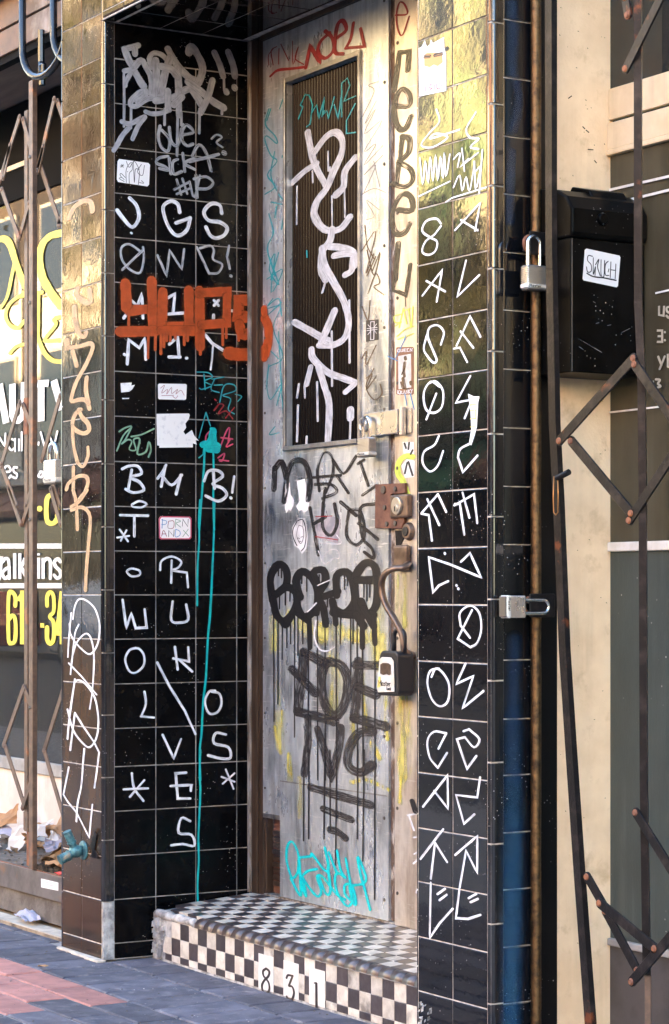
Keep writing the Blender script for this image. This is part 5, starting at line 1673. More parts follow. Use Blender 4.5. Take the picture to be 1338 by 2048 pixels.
def word(x, z, s, lets):
    for lt, adv in lets:
        for path in lt:
            for a, b in zip(path, path[1:]): seg2((x+a[0]*s, z+a[1]*s), (x+b[0]*s, z+b[1]*s))
        x += adv*s
LM=[[(0,0),(0,1),(.45,.4),(.9,1),(.9,0)]]; La=[[(.5,.6),(.05,.55),(.05,.05),(.5,.1),(.5,.6),(.55,0)]]; Ls=[[(.5,.6),(.1,.55),(.45,.3),(.4,0),(.05,.05)]]
Lt=[[(.2,.9),(.2,.05),(.45,0)],[(0,.6),(.45,.6)]]; Le=[[(.05,.3),(.55,.3),(.45,.6),(.1,.55),(.05,.1),(.5,.02)]]; Lr=[[(.1,.6),(.1,0)],[(.1,.4),(.45,.6)]]
Ll=[[(.1,1),(.1,0),(.5,0)]]; Lo=[[(.1,.05),(.1,.55),(.5,.55),(.5,.05),(.1,.05)]]; Lc=[[(.5,.55),(.1,.5),(.1,.05),(.5,.05)]]; Lk=[[(.1,.9),(.1,0)],[(.5,.6),(.1,.3),(.5,0)]]
word(.983, .962, .016, [(LM,1.1),(La,.75),(Ls,.65),(Lt,.6),(Le,.7),(Lr,.5)])
word(1.030, .950, .009, [(Ll,.7),(Lo,.7),(Lc,.7),(Lk,.7)])
wd.build('lettering', 'black_pen', KX)

# ================================================================== STEP
ST = thing('checkered_step', (1.0, .3, 0), 'doorstep of black and white checker tiles with dark bullnose edge', 'step')
YS = .145; SL = .075
b = MB(); b.v = [(.002,YS+.0025,-.05),(1.95,YS+.0025,-.05),(1.95,.60,-.05),(.002,.60,-.05),(.002,YS+.0025,.153),(1.95,YS+.0025,.153),(1.95,.60,.1915),(.002,.60,.1915)]
b.f = [(0,3,2,1),(4,5,6,7),(0,1,5,4),(1,2,6,5),(2,3,7,6),(3,0,4,7)]; b.build('core', 'mortar', ST)
PX = .0639; XS = .2066
plates = [(.752,.848),(.911,1.005),(1.069,1.163)]
for k in range(-2, 28):
    x0, x1 = XS+k*PX, XS+(k+1)*PX
    if x1 > 1.952: break
    for r, (z1, z0) in enumerate(((.138,.0825),(.0825,.0245),(.0245,.001))):
        if k == -2 and r == 0: continue
        dark = (k+r) % 2 == 0
        tile('riser_tile', 'tile_dark_small' if dark else 'tile_white_small', ST, ((x0+x1)/2, YS, (z0+z1)/2), PX-.0022, z1-z0-.0022, FR_F, th=.004, tilt=.35, ch=.0008)
a = math.atan(SL); UPS = ((1,0,0), (0,math.cos(a),math.sin(a)), (0,-math.sin(a),math.cos(a)))
PY = .0515
for r in range(7):
    for k in range(-3, 28):
        x0 = XS+k*PX
        x1 = x0+PX; y0 = .1725+r*PY
        if k == -3 and r < 1: continue
        if x1 > 1.952: x1 = 1.951
        if x0 < .003: x0 = .003
        if x1-x0 < .01: continue
        yc_ = y0+PY/2
        dark = (k+r) % 2 == 0
        tile('tread_tile', 'tile_dark_small' if dark else 'tile_white_small', ST, ((x0+x1)/2, yc_, .1645+(yc_-.17)*SL+.0042), x1-x0-.002, PY-.002, UPS, th=.010, tilt=.35, ch=.0008)
def nosing_prof(r=.0280):
    return [(YS+.027, .1383), (YS-.005, .1383)]+[(YS+.024-(r)*math.cos(q), .1400+r*math.sin(q)) for q in [i*math.pi/20 for i in range(11)]]+[(YS+.027, .1690)]
npr = nosing_prof(); mesh_n = None
for k in range(26):
    x0 = .318+k*PX
    if x0+PX > 1.953: break
    if mesh_n is None:
        bb = MB(); n = len(npr)
        for x in (.0006, PX-.0006):
            for y, z in npr: bb.v.append((x, y, z))
        for i in range(n): bb.f.append((i, (i+1) % n, n+(i+1) % n, n+i))
        bb.f.append(tuple(range(n-1, -1, -1))); bb.f.append(tuple(range(n, 2*n)))
        o = bb.build('nosing_tile', 'nosing', ST); mesh_n = o
        for p in o.data.polygons: p.use_smooth = len(p.vertices) == 4 and p.index in range(2, n-2)
        o.location.x = x0
    else:
        o = mesh_n.copy(); link(o, ST); o.location.x = x0; o.rotation_euler.x = R(random.gauss(0, .0))
# broken end in bare mortar
m = MB(); pts = [(x, YS+.010+random.uniform(-.002,.002), .1500+random.uniform(-.003,.003)) for x in [.02+.02*i for i in range(15)]]
m.tube(pts, [.016+random.uniform(-.0025,.0025) for _ in pts], 9); m.build('broken_edge', 'mortar', ST, smooth=True)
m = MB()
for i in range(60):
    x = random.uniform(.004, .09); z = random.uniform(.002, .14)
    m.obox((x, YS+.004+random.uniform(-.006,.004), z), (random.uniform(.004,.012),0,.002), (0,random.uniform(.003,.007),0), (.002,0,random.uniform(.004,.014)))
m.build('broken_mortar', 'mortar', ST)
for i, (a0, a1) in enumerate(plates): box('number_tile', 'number_plate', ST, a0, a1, YS-.0016, YS-.0004, .001, .112, .0004)

# ================================================================== POLE, STRIP, RIGHT REVEAL
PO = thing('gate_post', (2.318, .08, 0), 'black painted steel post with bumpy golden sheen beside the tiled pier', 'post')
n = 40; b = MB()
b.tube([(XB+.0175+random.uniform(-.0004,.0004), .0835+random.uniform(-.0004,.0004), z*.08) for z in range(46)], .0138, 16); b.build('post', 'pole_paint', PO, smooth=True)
RV = thing('shop_reveal', (2.3, .22, 0), 'cream stucco reveal wall of the neighbouring shop', 'wall')
MB().box(XB-.02, XB+.003, .1005, .162, 0, 4.05).build('black_strip', 'black_paint_wall', RV)
MB().box(XB-.02, XB+.001, .1622, .36, 0, 4.05).build('stucco', 'cream_stucco', RV)
m = MB(); rr = random.Random(3)
for q in range(60):
    y = rr.uniform(.17,.33); z = rr.choice((rr.uniform(2.2,2.8), rr.uniform(.1,1.9))); a = rr.uniform(-1.2,.4); l = rr.uniform(.0006,.0022)
    m.obox((XB+.0010, y, z), (.0004,0,0), (0,math.cos(a)*l,math.sin(a)*l), (0,-math.sin(a)*.0007,math.cos(a)*.0007))
for y, z, a, l in ((.205,2.545,.6,.007),(.272,2.415,.05,.009),(.288,2.385,-.7,.005),(.262,2.462,-.5,.006),(.250,2.47,-.6,.005)):
    m.obox((XB+.0012, y, z), (.0005,0,0), (0,math.cos(a)*l,math.sin(a)*l), (0,-math.sin(a)*.0012,math.cos(a)*.0012))
m.build('chip', 'dark_frame', RV)
# hasps welded to the post
def hasp_plate(parent, z, name):
    MB().obox((XB+.034, .095, z), (.003,0,0), (0,.040,0), (0,0,.028)).build(name, 'gate_dark', parent, bevel=.003)
GT2 = thing('scissor_gate', (2.6, .035, 0), 'dark rusted folding scissor gate over the right shop window', 'gate')
for y_ in (.056, .082):
    MB().prism([(XB+.030,1.196),(XB+.052,1.200),(XB+.057,1.222),(XB+.052,1.244),(XB+.030,1.248)], lambda u,v,d: (u, d, v), y_, y_+.006).build('hasp_lug', 'rust_plate', GT2, bevel=.001)
for x_ in (.050, .068):
    MB().prism([(.028,2.125),(.100,2.115),(.100,2.165),(.060,2.170),(.032,2.155)], lambda u,v,d: (d, u, v), XB+x_-.014, XB+x_-.009).build('hasp_lug', 'gate_dark', GT2, bevel=.001)
for z in (2.145, 1.222):
    MB().obox((XB+.060, .072, z), (.0028,0,0), (0,.040,0), (0,0,.030)).build('hasp_plate', 'gate_dark', GT2, bevel=.003)
    MB().tube([(XB+.045, .046+.020*math.cos(q), z+.020*math.sin(q)) for q in [i*math.pi/8 for i in range(17)]], .005, 8, caps=False).build('hasp_ring', 'gate_orange', GT2, smooth=True)
padlock('padlock', 'upright steel padlock on the gate post, high beside the mailbox', (XB+.062, .045, 2.056), (0,1,0), (1,0,0), .062, .062, .030, .075)
padlock('padlock', 'steel padlock lying on its side on the gate post at mid height', (XB+.062, -.020, 1.219), (0,0,1), (1,0,0), .062, .056, .030, .080, horizontal=(0,1,0))

# ---- flat bar helper for gates
def flat_bar(name, m, parent, p, q, wd, th, yplane, ext=.012, bevel=.0008):
    a, b_ = Vector((p[0], yplane, p[1])), Vector((q[0], yplane, q[1])); d = b_-a; l = d.length; d.normalize(); e = d.cross(Vector((0,1,0)))
    bb = MB(); nn = 6; pts = []
    for i in range(nn+1): pts.append((b_+d*ext*math.cos(-math.pi/2+math.pi*i/nn)*1.0+e*wd/2*math.sin(-math.pi/2+math.pi*i/nn)))
    for i in range(nn+1): pts.append((a-d*ext*math.cos(-math.pi/2+math.pi*i/nn)-e*wd/2*math.sin(-math.pi/2+math.pi*i/nn)))
    n = len(pts)
    for dy in (-th/2, th/2):
        for v in pts: bb.v.append((v.x, v.y+dy, v.z))
    bb.f.append(tuple(range(n))); bb.f.append(tuple(range(2*n-1, n-1, -1)))
    for i in range(n): bb.f.append((i, n+i, n+(i+1) % n, (i+1) % n))
    return bb.build(name, m, parent, bevel=bevel, seg=1)
def rivet(parent, u, v, y, m='gate_orange', r=.009):
    MB().tube([(u, y-.006, v), (u, y-.002, v)], [r*.7, r], 12).build('pivot', m, parent)
for i, (u1, v1, u2, v2) in enumerate(GATE_RIGHT_BARS):
    dy = .0 if i % 2 else -.008
    flat_bar('lattice_bar', 'gate_dark', GT2, (u1, v1), (u2, v2), .026, .006, .030+dy)
    for u, v in ((u1, v1), (u2, v2)): rivet(GT2, u, v, .030+dy-.001)
rods = [r for r in GATE_RIGHT_RODS]
zt = max(r[1] for r in rods); xr = sum((r[0]+r[2])/2 for r in rods)/len(rods)
b = MB().tube([(r_[0], .043, r_[1]) for r_ in [(rods[0][0], 3.0)]]+[(r_[2], .043, r_[3]) for r_ in rods[:-1]], .013, 4)
b.build('upright', 'gate_dark', GT2)
b = MB().tube([(rods[-1][0], .043, rods[-2][3]-.001), (rods[-1][2], .043, .05)], .010, 4); b.build('lower_rod', 'gate_rust', GT2)
# bent stile
bent = [(2.4494,3.3),(2.4494,2.7439),(2.4515,2.1154),(2.4662,1.6749),(2.483,1.4863),(2.5079,1.1118),(2.5347,.8642),(2.5695,.5577),(2.6139,.1971),(2.64,.01)]
bb = MB()
for (u, v) in bent:
    for du, dy in ((-.015,.030),(.013,.030),(.013,.046),(.010,.046),(.010,.034),(-.012,.034),(-.012,.046),(-.015,.046)): bb.v.append((u+du, dy, v))
for i in range(len(bent)-1):
    for k in range(8): bb.f.append((i*8+k, i*8+(k+1) % 8, i*8+8+(k+1) % 8, i*8+8+k))
bb.build('bent_stile', 'gate_dark', GT2)
MB().tube([(2.50, .02, 1.54), (2.548, .02, 1.553)], .008, 8).build('pivot_pin', 'gate_dark', GT2)
wr = MB().tube([(2.489,.018,1.545),(2.486,.018,1.49),(2.488,.018,1.455),(2.497,.018,1.448),(2.506,.018,1.455),(2.507,.018,1.50),(2.505,.018,1.54)], .0016, 6).build('wire_loop', 'wire', None, smooth=True)
tag(wr, 'thin bent copper wire loop hanging from the gate pivot', 'wire')

# ---- mailbox
MBX = thing('mailbox', (2.4, .2, 1.81), 'black metal wall mailbox with sloped lid behind the folding gate', 'mailbox')
def ex(poly, y0, y1, name, m, bevel):
    MB().prism(poly, lambda u,v,d: (u, d, v), y0, y1).build(name, m, MBX, bevel=bevel)
ex([(XB+.003,1.812),(2.455,1.812),(2.455,2.152),(XB+.003,2.152)], .0950, .3325, 'body', 'mailbox_black', .003)
ex([(XB+.003,2.1522),(2.462,2.1522),(2.467,2.165),(2.467,2.225),(2.445,2.258),(2.40,2.280),(XB+.003,2.296)], .0895, .3335, 'lid', 'mailbox_black', .006)
ex([(2.33,2.294),(2.43,2.262),(2.415,2.286),(2.34,2.305)], .185, .30, 'lid_handle', 'mailbox_black', .004)
MB().tube([(2.467, .185, 2.203), (2.478, .185, 2.203)], [.017, .014], 20).build('lid_lock', 'mailbox_black', MBX, bevel=.002)
ex([(2.4552,1.814),(2.4562,1.814),(2.4562,2.15),(2.4552,2.15)], .0980, .1010, 'body_edge', 'rivet', .0003)
# ================================================================== RIGHT SHOP WINDOW
RW = thing('shop_window', (3.2, .335, 0), 'right shop window with cream rails and dark panes behind the folding gate', 'window')
box('bulkhead', 'bulkhead_grey', RW, XB+.0015, 7.0, .336, .42, -.05, .326)
box('sill', 'sill_grey', RW, XB+.0015, 7.0, .325, .42, .3265, .346, .004)
box('frosted_pane', 'haze_pane', RW, XB+.0015, 7.0, .337, .341, .3465, 1.362)
box('white_rail', 'number_plate', RW, XB+.0015, 7.0, .326, .36, 1.3625, 1.387, .003)
box('frosted_pane', 'olive_pane', RW, XB+.0015, 7.0, .337, .341, 1.3875, 2.403)
box('lower_beam', 'window_cream', RW, XB+.0015, 7.0, .322, .40, 2.4035, 2.418, .003)
box('beam', 'window_cream', RW, XB+.0015, 7.0, .326, .40, 2.4185, 2.489, .002)
box('beam_gap', 'dark_frame', RW, XB+.0015, 7.0, .345, .40, 2.4895, 2.4975)
box('upper_beam', 'window_cream', RW, XB+.0015, 7.0, .331, .40, 2.498, 2.580, .002)
box('pane', 'shop_glass', RW, XB+.0015, 7.0, .337, .341, 2.5805, 4.05)
for x in (3.5, 4.3): box('mullion', 'dark_frame', RW, x, x+.02, .345, .40, .347, 2.40)
m = MB(); m.box(XB, 7.2, 3.0, 3.1, -.1, 4.05); m.box(XB-.1, 7.2, .42, 3.0, -.1, -.05); m.box(7.05, 7.15, .42, 3.0, -.05, 4.05); m.box(XB-.1, XB-.02, .54, 3.0, -.05, 4.05)
m.build('interior', 'interior_dark', RW)
for i in range(7): box('curtain_fold', 'olive_film', RW, 2.4+i*.42, 2.62+i*.42, .5, .53, 2.6, 4.0)

# ================================================================== LEFT SHOP
LW = thing('shop_window', (-1.8, .55, .5), 'left shop window with yellow and white lettering behind the folding gate', 'window')
box('pane', 'shop_glass', LW, -3.2, -.3475, .552, .556, .5405, 2.955)
box('lower_film', 'window_film', LW, -3.2, -.3475, .558, .560, .541, .80)
box('upper_film', 'olive_film', LW, -3.2, -.3475, .5585, .5600, .801, 2.15)
box('sill', 'sill_grey', LW, -3.2, -.3475, .535, .60, .486, .540, .004)
box('header', 'dark_frame', LW, -3.2, -.3475, .54, .62, 2.9555, 3.36)
box('mullion', 'dark_frame', LW, -1.93, -1.90, .557, .60, .80, 2.955)
box('mullion', 'dark_frame', LW, -1.42, -1.38, .557, .60, .80, 2.955)
box('transom_bar', 'window_cream', LW, -3.2, -1.90, .530, .539, 3.085, 3.105)
m = MB(); m.box(-3.3, -.2, 2.6, 2.7, -.1, 4.05); m.box(-3.3, -3.2, .62, 2.6, -.1, 4.05); m.box(-3.3, -.3, .62, 2.6, 3.37, 3.4); m.box(-3.3, -.33, .62, 2.6, -.1, .48)
m.build('interior', 'interior_dark', LW)
LWL = thing('low_wall', (-1.8, .58, .2), 'pale low wall under the left shop window, littered at its foot', 'wall')
box('wall', 'low_wall', LWL, -3.2, -.3475, .548, .619, .0, .4855)
PF = MB().box(-3.2, -.3475, .112, .5475, .02, .205).build('planter_ledge', 'dirt'); tag(PF, 'dirty raised ledge behind the gate channel', 'ledge')
FB = thing('fascia_beam', (-1.8, .1, 3.4), 'rust brown fascia beam above the left shop gate', 'beam')
box('lower_board', 'beam_rust', FB, -3.2, -.3475, .10, .16, 3.345, 3.440, .002)
box('upper_board', 'beam_rust', FB, -3.2, -.3475, .094, .16, 3.446, 3.56, .002)
box('top_board', 'soffit_brown', FB, -3.2, -.3475, .02, .16, 3.562, 4.05, .002)
box('shadow_gap', 'dark_frame', FB, -3.2, -.3475, .11, .15, 3.3155, 3.3445)
box('soffit', 'soffit_brown', FB, -3.2, -.3475, .165, .56, 3.37, 3.40)
box('backing', 'dark_frame', FB, -3.2, -.3475, .12, .15, 3.4402, 3.4458)
CH = thing('gate_channel', (-1.0, .1, .1), 'worn steel floor channel carrying the left folding gate', 'channel')
box('front_plate', 'channel_steel', CH, -3.2, -.3475, .098, .104, .112, .205, .001)
box('top_lip', 'gate_orange', CH, -3.2, -.3475, .1042, .111, .19, .2075, .001)
UL = thing('pipe_loop', (-.7, .04, 3.2), 'black bent pipe loops hanging at the top left', 'pipe')
for dx in (0, .2831):
    c = [(-.8796+dx, .04, 4.0), (-.8796+dx, .04, 3.29)]+[(-.68+dx-.1996*math.cos(q), .04, 3.30-.142*math.sin(q)) for q in [math.pi*i/14 for i in range(1, 14)]]+[(-.4804+dx-.0, .04, 3.31), (-.4804+dx, .04, 4.0)]
    if dx: c = c[:9]+[(-.3480, .04, 3.1585)]
    MB().tube(c, .014, 12).build('loop', 'black_pipe', UL, smooth=True)
MB().tube([(-.82,.09,3.36),(-.82,.09,3.24),(-.80,.085,3.20),(-.80,.085,3.15)], .013, 8).build('bracket', 'black_pipe', UL)
MB().obox((-.800,.085,3.20), (.022,0,0), (0,.01,0), (0,0,.03)).build('hook_plate', 'black_pipe', UL, bevel=.006)

GT1 = thing('scissor_gate', (-.9, .1, .2), 'rusty brown folding scissor gate over the left shop window', 'gate')
for i, (u1, v1, u2, v2) in enumerate(GATE_LEFT_BARS):
    dy = .0 if i % 2 else -.006
    flat_bar('lattice_bar', 'gate_rust', GT1, (u1, v1), (u2, v2), .025, .005, .112+dy)
    if v1 < 3.3: rivet(GT1, u1, v1, .112+dy, 'gate_rust', .008)
    if v2 < 3.3: rivet(GT1, u2, v2, .112+dy, 'gate_rust', .008)
box('main_stile', 'gate_rust', GT1, -.9335, -.8965, .088, .108, .2085, 3.19, .002)
box('upright', 'gate_rust', GT1, -1.045, -1.014, .118, .126, .34, 3.10, .001)
box('upright_foot', 'gate_orange', GT1, -1.043, -1.020, .127, .132, .2085, .40, .001)
box('upright_sleeve', 'gate_rust', GT1, -1.048, -1.008, .116, .134, .345, .415, .001)
box('upright_sleeve', 'gate_orange', GT1, -1.048, -1.010, .116, .132, 1.86, 2.0, .001)
box('upright', 'gate_rust', GT1, -.680, -.652, .118, .126, .25, 3.13, .001)
for z in (2.90, 2.35, 1.53, .82): rivet(GT1, -.917, z, .088, 'rivet', .008)
padlock('padlock', 'silver padlock on the left gate, half hidden by the tiled pier', (-.665, .070, 1.70), (1,0,0), (0,-1,0), .085, .11, .034, .06)

# ---- faucet on the left pier
FC = thing('hose_faucet', (-.15, YF, .363), 'green patinated hose faucet with two spouts on the tiled pier', 'faucet')
c = Vector((-.150, YF, .362))
MB().tube([c+Vector((0,-.001,0)), c+Vector((0,-.006,0)), c+Vector((0,-.010,0))], [.034,.033,.020], 24).build('flange', 'patina', FC, bevel=.001)
MB().tube([c+Vector((0,-.008,0)), c+Vector((0,-.022,-.001)), c+Vector((0,-.040,-.002)), c+Vector((0,-.052,0))], [.015,.022,.021,.014], 16).build('body', 'patina', FC, smooth=True)
def spout(a, d, l, r, nm):
    a = Vector(a); d = Vector(d).normalized(); pts = []; rs = []
    for t, q in ((0,.9),(.35,.9),(.36,1.15),(.44,1.15),(.45,.95),(.55,.95),(.56,1.08),(.62,1.0),(.68,1.08),(.74,1.0),(.80,1.08),(.86,1.0),(1.0,1.05)): pts.append(a+d*l*t); rs.append(r*q)
    MB().tube(pts, rs, 16).build(nm, 'patina', FC)
spout(c+Vector((0,-.034,.004)), (0,-.42,.9), .072, .0145, 'inlet')
spout(c+Vector((0,-.036,-.006)), (0,-.9,-.36), .060, .0165, 'outlet')
MB().prism([(-.078,.345),(-.030,.345),(-.028,.360),(-.055,.372),(-.040,.425),(-.062,.436),(-.085,.385)], lambda u,v,d: (u, YF-.0012-d, v), 0, .004).build('strap_shape', 'gate_dark', FC, bevel=.001)  # dark piece standing in for a shadowed hole in the tiles

# ================================================================== GRAFFITI AND STICKERS
SR = ST
PAR = {'LP': LP, 'RP': RP, 'DOOR': DR, 'STRIP': DP, 'LW': LW, 'RW': RW, 'CH': CH, 'SR': ST, 'MX': MBX}
MATS['black_paint'] = MATS['black_paint_film']
for parent, plane, m, label, txt in STICKERS:
    a = [int(t)/10000 for t in txt.split()]; poly = [(a[i], a[i+1]) for i in range(0, len(a), 2)]
    us = [p[0] for p in poly]; vs = [p[1] for p in poly]; kk = {'R':.9,'F':.46 if parent == 'LP' else .62,'D':.51,'SD':.85,'CH':.43,'MX':.85}[plane]
    lay = layer_for(plane, (min(us)*kk, min(vs), max(us)*kk, max(vs)))
    d = .0011+lay*.00007
    o = MB().prism(poly, PLANES[plane], d-.0004, d+.00003).build('sticker', m, PAR[parent], label=label)
    if m == 'pink_paper':
        cx, cy = sum(us)/len(us), sum(vs)/len(vs)
        rim = MB(); n = len(poly); q = [(cx+(u-cx)*.93, cy+(v-cy)*.90) for u, v in poly]
        for (u, v) in poly: rim.v.append(PLANES[plane](u, v, d+.0001))
        for (u, v) in q: rim.v.append(PLANES[plane](u, v, d+.0001))
        for i in range(n): rim.f.append((i, (i+1) % n, n+(i+1) % n, n+i))
        rim.build('sticker_border', 'pink_marker', o)
for parent, plane, m, label, k, strokes in STROKES:
    nm = {'LW':'lettering','RW':'lettering','SR':'numeral','CH':'print','MX':'sticker_lettering'}.get(parent, 'graffiti')
    ribbon_groups(nm, plane, m, k, strokes, PAR[parent], label)

# ================================================================== LITTER
def crumple(name, m, loc, sx, sy, sz, label, cat='paper', seed=0, group='litter behind the gate channel', rot=(0,0,0), n=7):
    rr = random.Random(seed); b = MB()
    for j in range(n+1):
        for i in range(n+1):
            u, v = i/n*2-1, j/n*2-1
            edge = max(abs(u), abs(v))
            z = sz*((1-.55*u*u)*(.35+.65*math.sin(2.1*u+seed)*math.cos(1.7*v+seed*1.3))+rr.uniform(-.22,.22))
            b.v.append((u*sx*(1+rr.uniform(-.12,.12)), v*sy*(1+rr.uniform(-.12,.12)), z))
    for j in range(n):
        for i in range(n):
            a = j*(n+1)+i
            b.f.append((a, a+1, a+n+2)); b.f.append((a, a+n+2, a+n+1))
    o = b.build(name, m, None); o.location = loc; o.rotation_euler = rot
    zs = [v.co.z for v in o.data.vertices]
    k = o.modifiers.new('thick', 'SOLIDIFY'); k.thickness = .0012
    return tag(o, label, cat, group)
ZL = .205
crumple('paper_bag', 'paper_kraft', (-1.98,.44,ZL+.075), .085,.055,.05, 'large brown paper bag leaning on the pale wall at the left edge', 'bag', 1, rot=(R(60),R(-25),R(20)))
crumple('paper_bag', 'paper_kraft', (-1.42,.47,ZL+.085), .11,.06,.04, 'brown paper bag standing against the wall behind the gate stile', 'bag', 2, rot=(R(70),R(20),R(-10)))
crumple('crumpled_paper', 'paper_white', (-1.55,.36,ZL+.055), .10,.06,.05, 'big crumpled white paper among the litter', 'paper', 3, rot=(R(35),R(-20),R(40)))
crumple('crumpled_paper', 'paper_lilac', (-1.86,.40,ZL+.035), .10,.05,.03, 'crumpled lilac paper at the foot of the pale wall', 'paper', 4, rot=(R(20),0,R(15)))
crumple('crumpled_paper', 'paper_white', (-1.72,.25,ZL+.025), .05,.04,.03, 'small white scrap at the left edge of the litter', 'paper', 5, rot=(R(30),0,R(70)))
crumple('crumpled_paper', 'paper_white', (-1.12,.44,ZL+.07), .06,.05,.03, 'white paper scrap beside the standing bag', 'paper', 6, rot=(R(50),0,R(10)))
crumple('cardboard_scrap', 'paper_kraft', (-1.02,.36,ZL+.055), .08,.05,.03, 'folded brown cardboard scrap near the pier', 'cardboard', 7, rot=(R(45),R(30),R(-20)))
crumple('cardboard_scrap', 'paper_kraft', (-.92,.25,ZL+.03), .07,.045,.035, 'curled brown cardboard below the white ticket', 'cardboard', 8, rot=(R(15),R(15),R(30)))
crumple('paper_ticket', 'paper_white', (-.82,.28,ZL+.055), .035,.022,.003, 'small flat white ticket on the litter', 'paper', 9, rot=(R(30),R(5),R(-10)), n=3)
crumple('paper_roll', 'paper_kraft', (-.76,.165,ZL+.025), .10,.03,.035, 'brown paper roll lying behind the gate channel', 'paper', 10, rot=(0,R(-4),R(8)))
crumple('red_wrapper', 'paper_red', (-.72,.125,ZL+.006), .04,.008,.008, 'small red wrapper in the gate channel', 'wrapper', 11, rot=(0,0,0), n=4)
crumple('crumpled_paper', 'paper_lilac', (-.90,.07,.030), .085,.035,.03, 'crumpled pale paper on the ground under the gate channel', 'paper', 12, group='litter', rot=(0,0,R(-12)))
LIT = [('paper_white','crumpled white tissue at the far left corner of the ledge',-2.02,.30,.06),('paper_kraft','torn flap of brown paper behind the first white ball',-1.62,.46,.10),('paper_lilac','pale lilac tissue beside the soil clump',-1.20,.33,.06),('paper_kraft','flat brown paper scrap below the standing bag',-1.30,.28,.07),('paper_white','white folded receipt near the gate upright',-1.36,.40,.06),('paper_kraft','brown paper edge poking out beside the tiled pier',-.84,.40,.10),('paper_white','white paper peeking out at the tiled pier',-.78,.45,.07),('leaf_brown','dark curled paper under the cardboard scrap',-1.00,.22,.06)]
for i, (m_, lb, x, y, s_) in enumerate(LIT): crumple('crumpled_paper', m_, (x, y, ZL+.03+s_*.25), s_, s_*.6, s_*.5, lb, 'paper', 60+i, rot=(R(25+12*(i%3)), R(-20+15*(i%4)), R(40*i)))
rr = random.Random(5)
for i in range(14):
    x = rr.uniform(-1.9,-.6); y = rr.uniform(.16,.5)
    o = crumple('dry_leaf', 'leaf_brown', (x, y, ZL+.012), rr.uniform(.02,.045), rr.uniform(.012,.025), .012, 'curled brown dry leaf among the litter behind the gate', 'leaf', 20+i, 'dry leaves behind the gate', rot=(rr.uniform(-.5,.5), rr.uniform(-.5,.5), rr.uniform(0,6)), n=4)
def clod(loc, s, seed, label):
    rr = random.Random(seed); b = MB()
    for i in range(90):
        v = Vector((rr.gauss(0,1), rr.gauss(0,1), abs(rr.gauss(0,.7)))).normalized()*rr.uniform(.5,1); c = Vector((v.x*s[0], v.y*s[1], v.z*s[2]))+Vector(loc)
        q = rr.uniform(.004,.011); b.obox(c, (q,rr.uniform(-q,q),0), (0,q,rr.uniform(-q,q)), (rr.uniform(-q,q)*.5,0,q*.7))
    o = b.build('soil_clump', 'soil_dark'); o['kind'] = 'stuff'; return tag(o, label, 'soil')
clod((-1.06,.30,ZL), (.075,.05,.06), 1, 'dark clump of soil and leaf bits behind the gate stile')
clod((-.86,.15,ZL), (.09,.035,.035), 2, 'dark crumbs of soil beside the paper roll')
rr = random.Random(9); b = MB()
for i in range(260):
    x = rr.uniform(-2.0,-.36); y = rr.uniform(.118,.54); q = rr.uniform(.0012,.0045); b.obox((x,y,ZL+q*.5), (q,q*.4,0), (-q*.3,q,0), (0,0,q*.7))
for i in range(120):
    x = rr.uniform(-.35,1.5); y = rr.uniform(-1.0,.13); q = rr.uniform(.0008,.0022); b.obox((x,y,.001), (q,q*.4,0), (-q*.3,q,0), (0,0,q*.6))
for i in range(160):
    x = rr.uniform(.02,1.2); y = rr.gauss(.505,.02); y = min(y,.527); q = rr.uniform(.001,.0035); b.obox((x,y,.1645+(y-.17)*SL+q*.4), (q,q*.4,0), (-q*.3,q,0), (0,0,q*.6))
o = b.build('grit', 'dirt'); o['kind'] = 'stuff'; tag(o, 'loose grit on the ledge, pavement and step', 'grit')
crumple('curled_leaf', 'paper_kraft', (.045,-.285,.008), .020,.007,.008, 'small curled dry leaf on the red pavers', 'leaf', 41, None, rot=(0,0,R(20)), n=4)

# ================================================================== ACROSS THE STREET (seen in the glazed tiles and glass)
def far_house(x0, x1, h, m, label, floors, bays, green=False, y=-19.05, mlow=None, zl=9.8):
    t = thing('street_building', ((x0+x1)/2, y-4, 0), label, 'building', 'buildings across the street')
    W_ = x1-x0; bw = W_/bays; fh = (h-4.2)/floors
    wall = MB()
    wall.box(x0, x1, y-9, y-.3, -.1, h); wall.build('wall', m, t)
    if mlow: box('lower_storeys', mlow, t, x0, x1, y-.2995, y-.27, 4.36, zl)
    box('base_course', 'far_door', t, x0, x1, y-.2992, y-.262, -.05, 3.99)
    box('cornice', 'roof_trim', t, x0-.05, x1+.05, y-.299, y+.25, h-.55, h+.1)
    box('band', 'roof_trim', t, x0, x1, y-.299, y+.10, 4.0, 4.35)
    for f_ in range(floors):
        for k in range(bays):
            cx = x0+(k+.5)*bw; z0 = 4.35+f_*fh+fh*.22; z1 = 4.35+f_*fh+fh*.80; ww = bw*.22
            wn = box('window', 'roof_trim', t, cx-ww-.09, cx+ww+.09, y-.299, y-.20, z0-.09, z1+.09)
            box('glass', 'far_glass', wn, cx-ww, cx+ww, y-.199, y-.18, z0, z1)
    for k in range(bays):
        cx = x0+(k+.5)*bw
        box('shopfront', 'far_glass', t, cx-bw*.40, cx+bw*.40, y-.299, y-.25, .5, 3.2)
        o = MB().prism([(0,3.9),(0,3.75),(1.1,3.15),(1.15,3.3)], lambda u,v,d: (d, y-.29+u, v), cx-bw*.45, cx+bw*.45).build('awning', 'awning_green' if green else 'wall_brick', t)
    for k in range(bays+1):
        cx = x0+k*bw; box('pilaster', 'roof_trim' if k % 2 else m, t, max(x0, cx-.22), min(x1, cx+.22), y-.2985, y-.12, 4.36, h-.56)
    return t
far_house(-24.2, -4, 10.5, 'wall_cream', 'cream two storey building across the street', 2, 6)
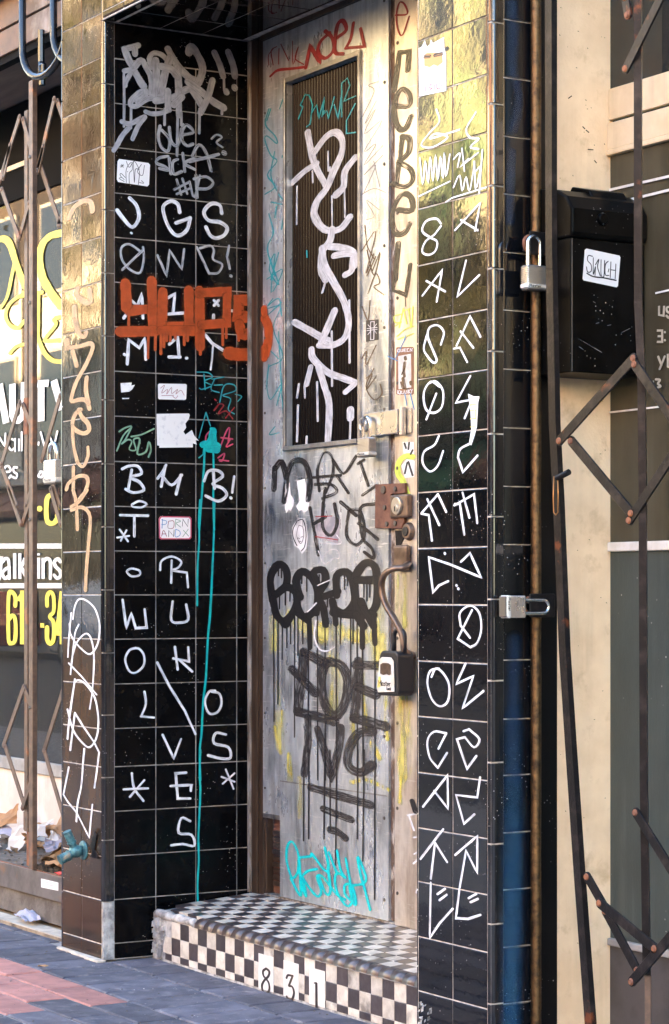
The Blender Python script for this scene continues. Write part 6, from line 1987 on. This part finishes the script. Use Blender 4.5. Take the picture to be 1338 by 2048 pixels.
far_house(-31.2, -24.4, 13.5, 'wall_green', 'green painted building across the street', 2, 3, True)
far_house(-38.2, -31.4, 15.0, 'wall_ochre', 'ochre building across the street', 2, 3)
far_house(-60, -38.4, 19.0, 'wall_umber', 'tall dark brown building with pale lower storeys across the street', 4, 7, mlow='wall_cream')
far_house(-3.8, 18, 9.5, 'wall_brick', 'brick building opposite the doorway', 2, 6)
far_house(18.2, 62, 12.0, 'wall_cream', 'long cream building across the street on the right', 2, 10)
def street_tree(x, y, h, seed, label, wide=1.0):
    rr = random.Random(seed); t = thing('street_tree', (x, y, 0), label, 'tree', 'trees across the street')
    tr = MB().tube([(x,y,-.02),(x+.05,y,h*.3),(x-.05,y+.05,h*.55),(x,y,h*.85)], [.17,.13,.10,.03], 9)
    for i in range(9):
        a = rr.uniform(0,6.28); z = h*rr.uniform(.4,.7); l = rr.uniform(.8,1.9); tr.tube([(x,y,z),(x+math.cos(a)*l*.5,y+math.sin(a)*l*.5,z+l*.45),(x+math.cos(a)*l,y+math.sin(a)*l,z+l*.8)], [.06,.04,.015], 6)
    tr.build('trunk', 'bark', t)
    b = MB(); cl = [(Vector((rr.gauss(0,1),rr.gauss(0,1),rr.gauss(0,.8)))*1.0, rr.uniform(.4,.9)) for _ in range(26)]
    for i in range(4200):
        c, q = rr.choice(cl); v = Vector((rr.gauss(0,1),rr.gauss(0,1),rr.gauss(0,1))).normalized()*q*rr.random()**.4
        p = Vector((x,y,h*.72))+Vector((c.x*.95,c.y*.95,c.z*1.25))*wide+v; s_ = rr.uniform(.05,.11); a1 = Vector((rr.gauss(0,1),rr.gauss(0,1),rr.gauss(0,1))).normalized(); a2 = a1.cross(Vector((rr.gauss(0,1),rr.gauss(0,1),rr.gauss(0,1)))).normalized()
        k = len(b.v); b.v += [tuple(p-a1*s_), tuple(p+a2*s_*.6), tuple(p+a1*s_), tuple(p-a2*s_*.6)]; b.f.append((k,k+1,k+2,k+3))
    b.build('crown', 'leaf', t)
street_tree(-25.5, -17.6, 7.4, 3, 'leafy street tree in front of the green building')
street_tree(-38.4, -17.4, 16.5, 4, 'tall street tree between the ochre and the dark brown building', 1.5)
street_tree(-27.6, -17.0, 11.5, 6, 'slim street tree before the green and ochre walls', .8)
street_tree(-33.0, -17.6, 9.5, 5, 'street tree in front of the ochre building')
def car(x, y, m, label):
    t = thing('parked_car', (x, y, -.14), label, 'car', 'cars parked across the street')
    b = MB().prism([(-2.2,.30),(2.2,.30),(2.25,.75),(1.2,.95),(.75,1.42),(-1.1,1.45),(-1.75,.98),(-2.2,.92)], lambda u,v,d: (x+u, y+d, v-.14), -.85, .85); b.build('body', m, t, bevel=.06)
    b = MB().prism([(.98,.98),(.65,1.36),(-1.02,1.38),(-1.5,1.0)], lambda u,v,d: (x+u, y+d, v-.14), .8505, .862); b.build('side_window', 'far_glass', t)
    for dx in (-1.4, 1.4):
        wl = MB().tube([(x+dx, y+.70, .18), (x+dx, y+.88, .18)], .32, 20).build('wheel', 'tyre', t); MB().tube([(x+dx, y+.881, .18), (x+dx, y+.89, .18)], .18, 16).build('rim', 'steel_bright', wl)
car(-38.5, -13.8, 'car_red', 'red car parked before the dark brown building')
car(-30.0, -13.8, 'car_white', 'white car parked before the green building')
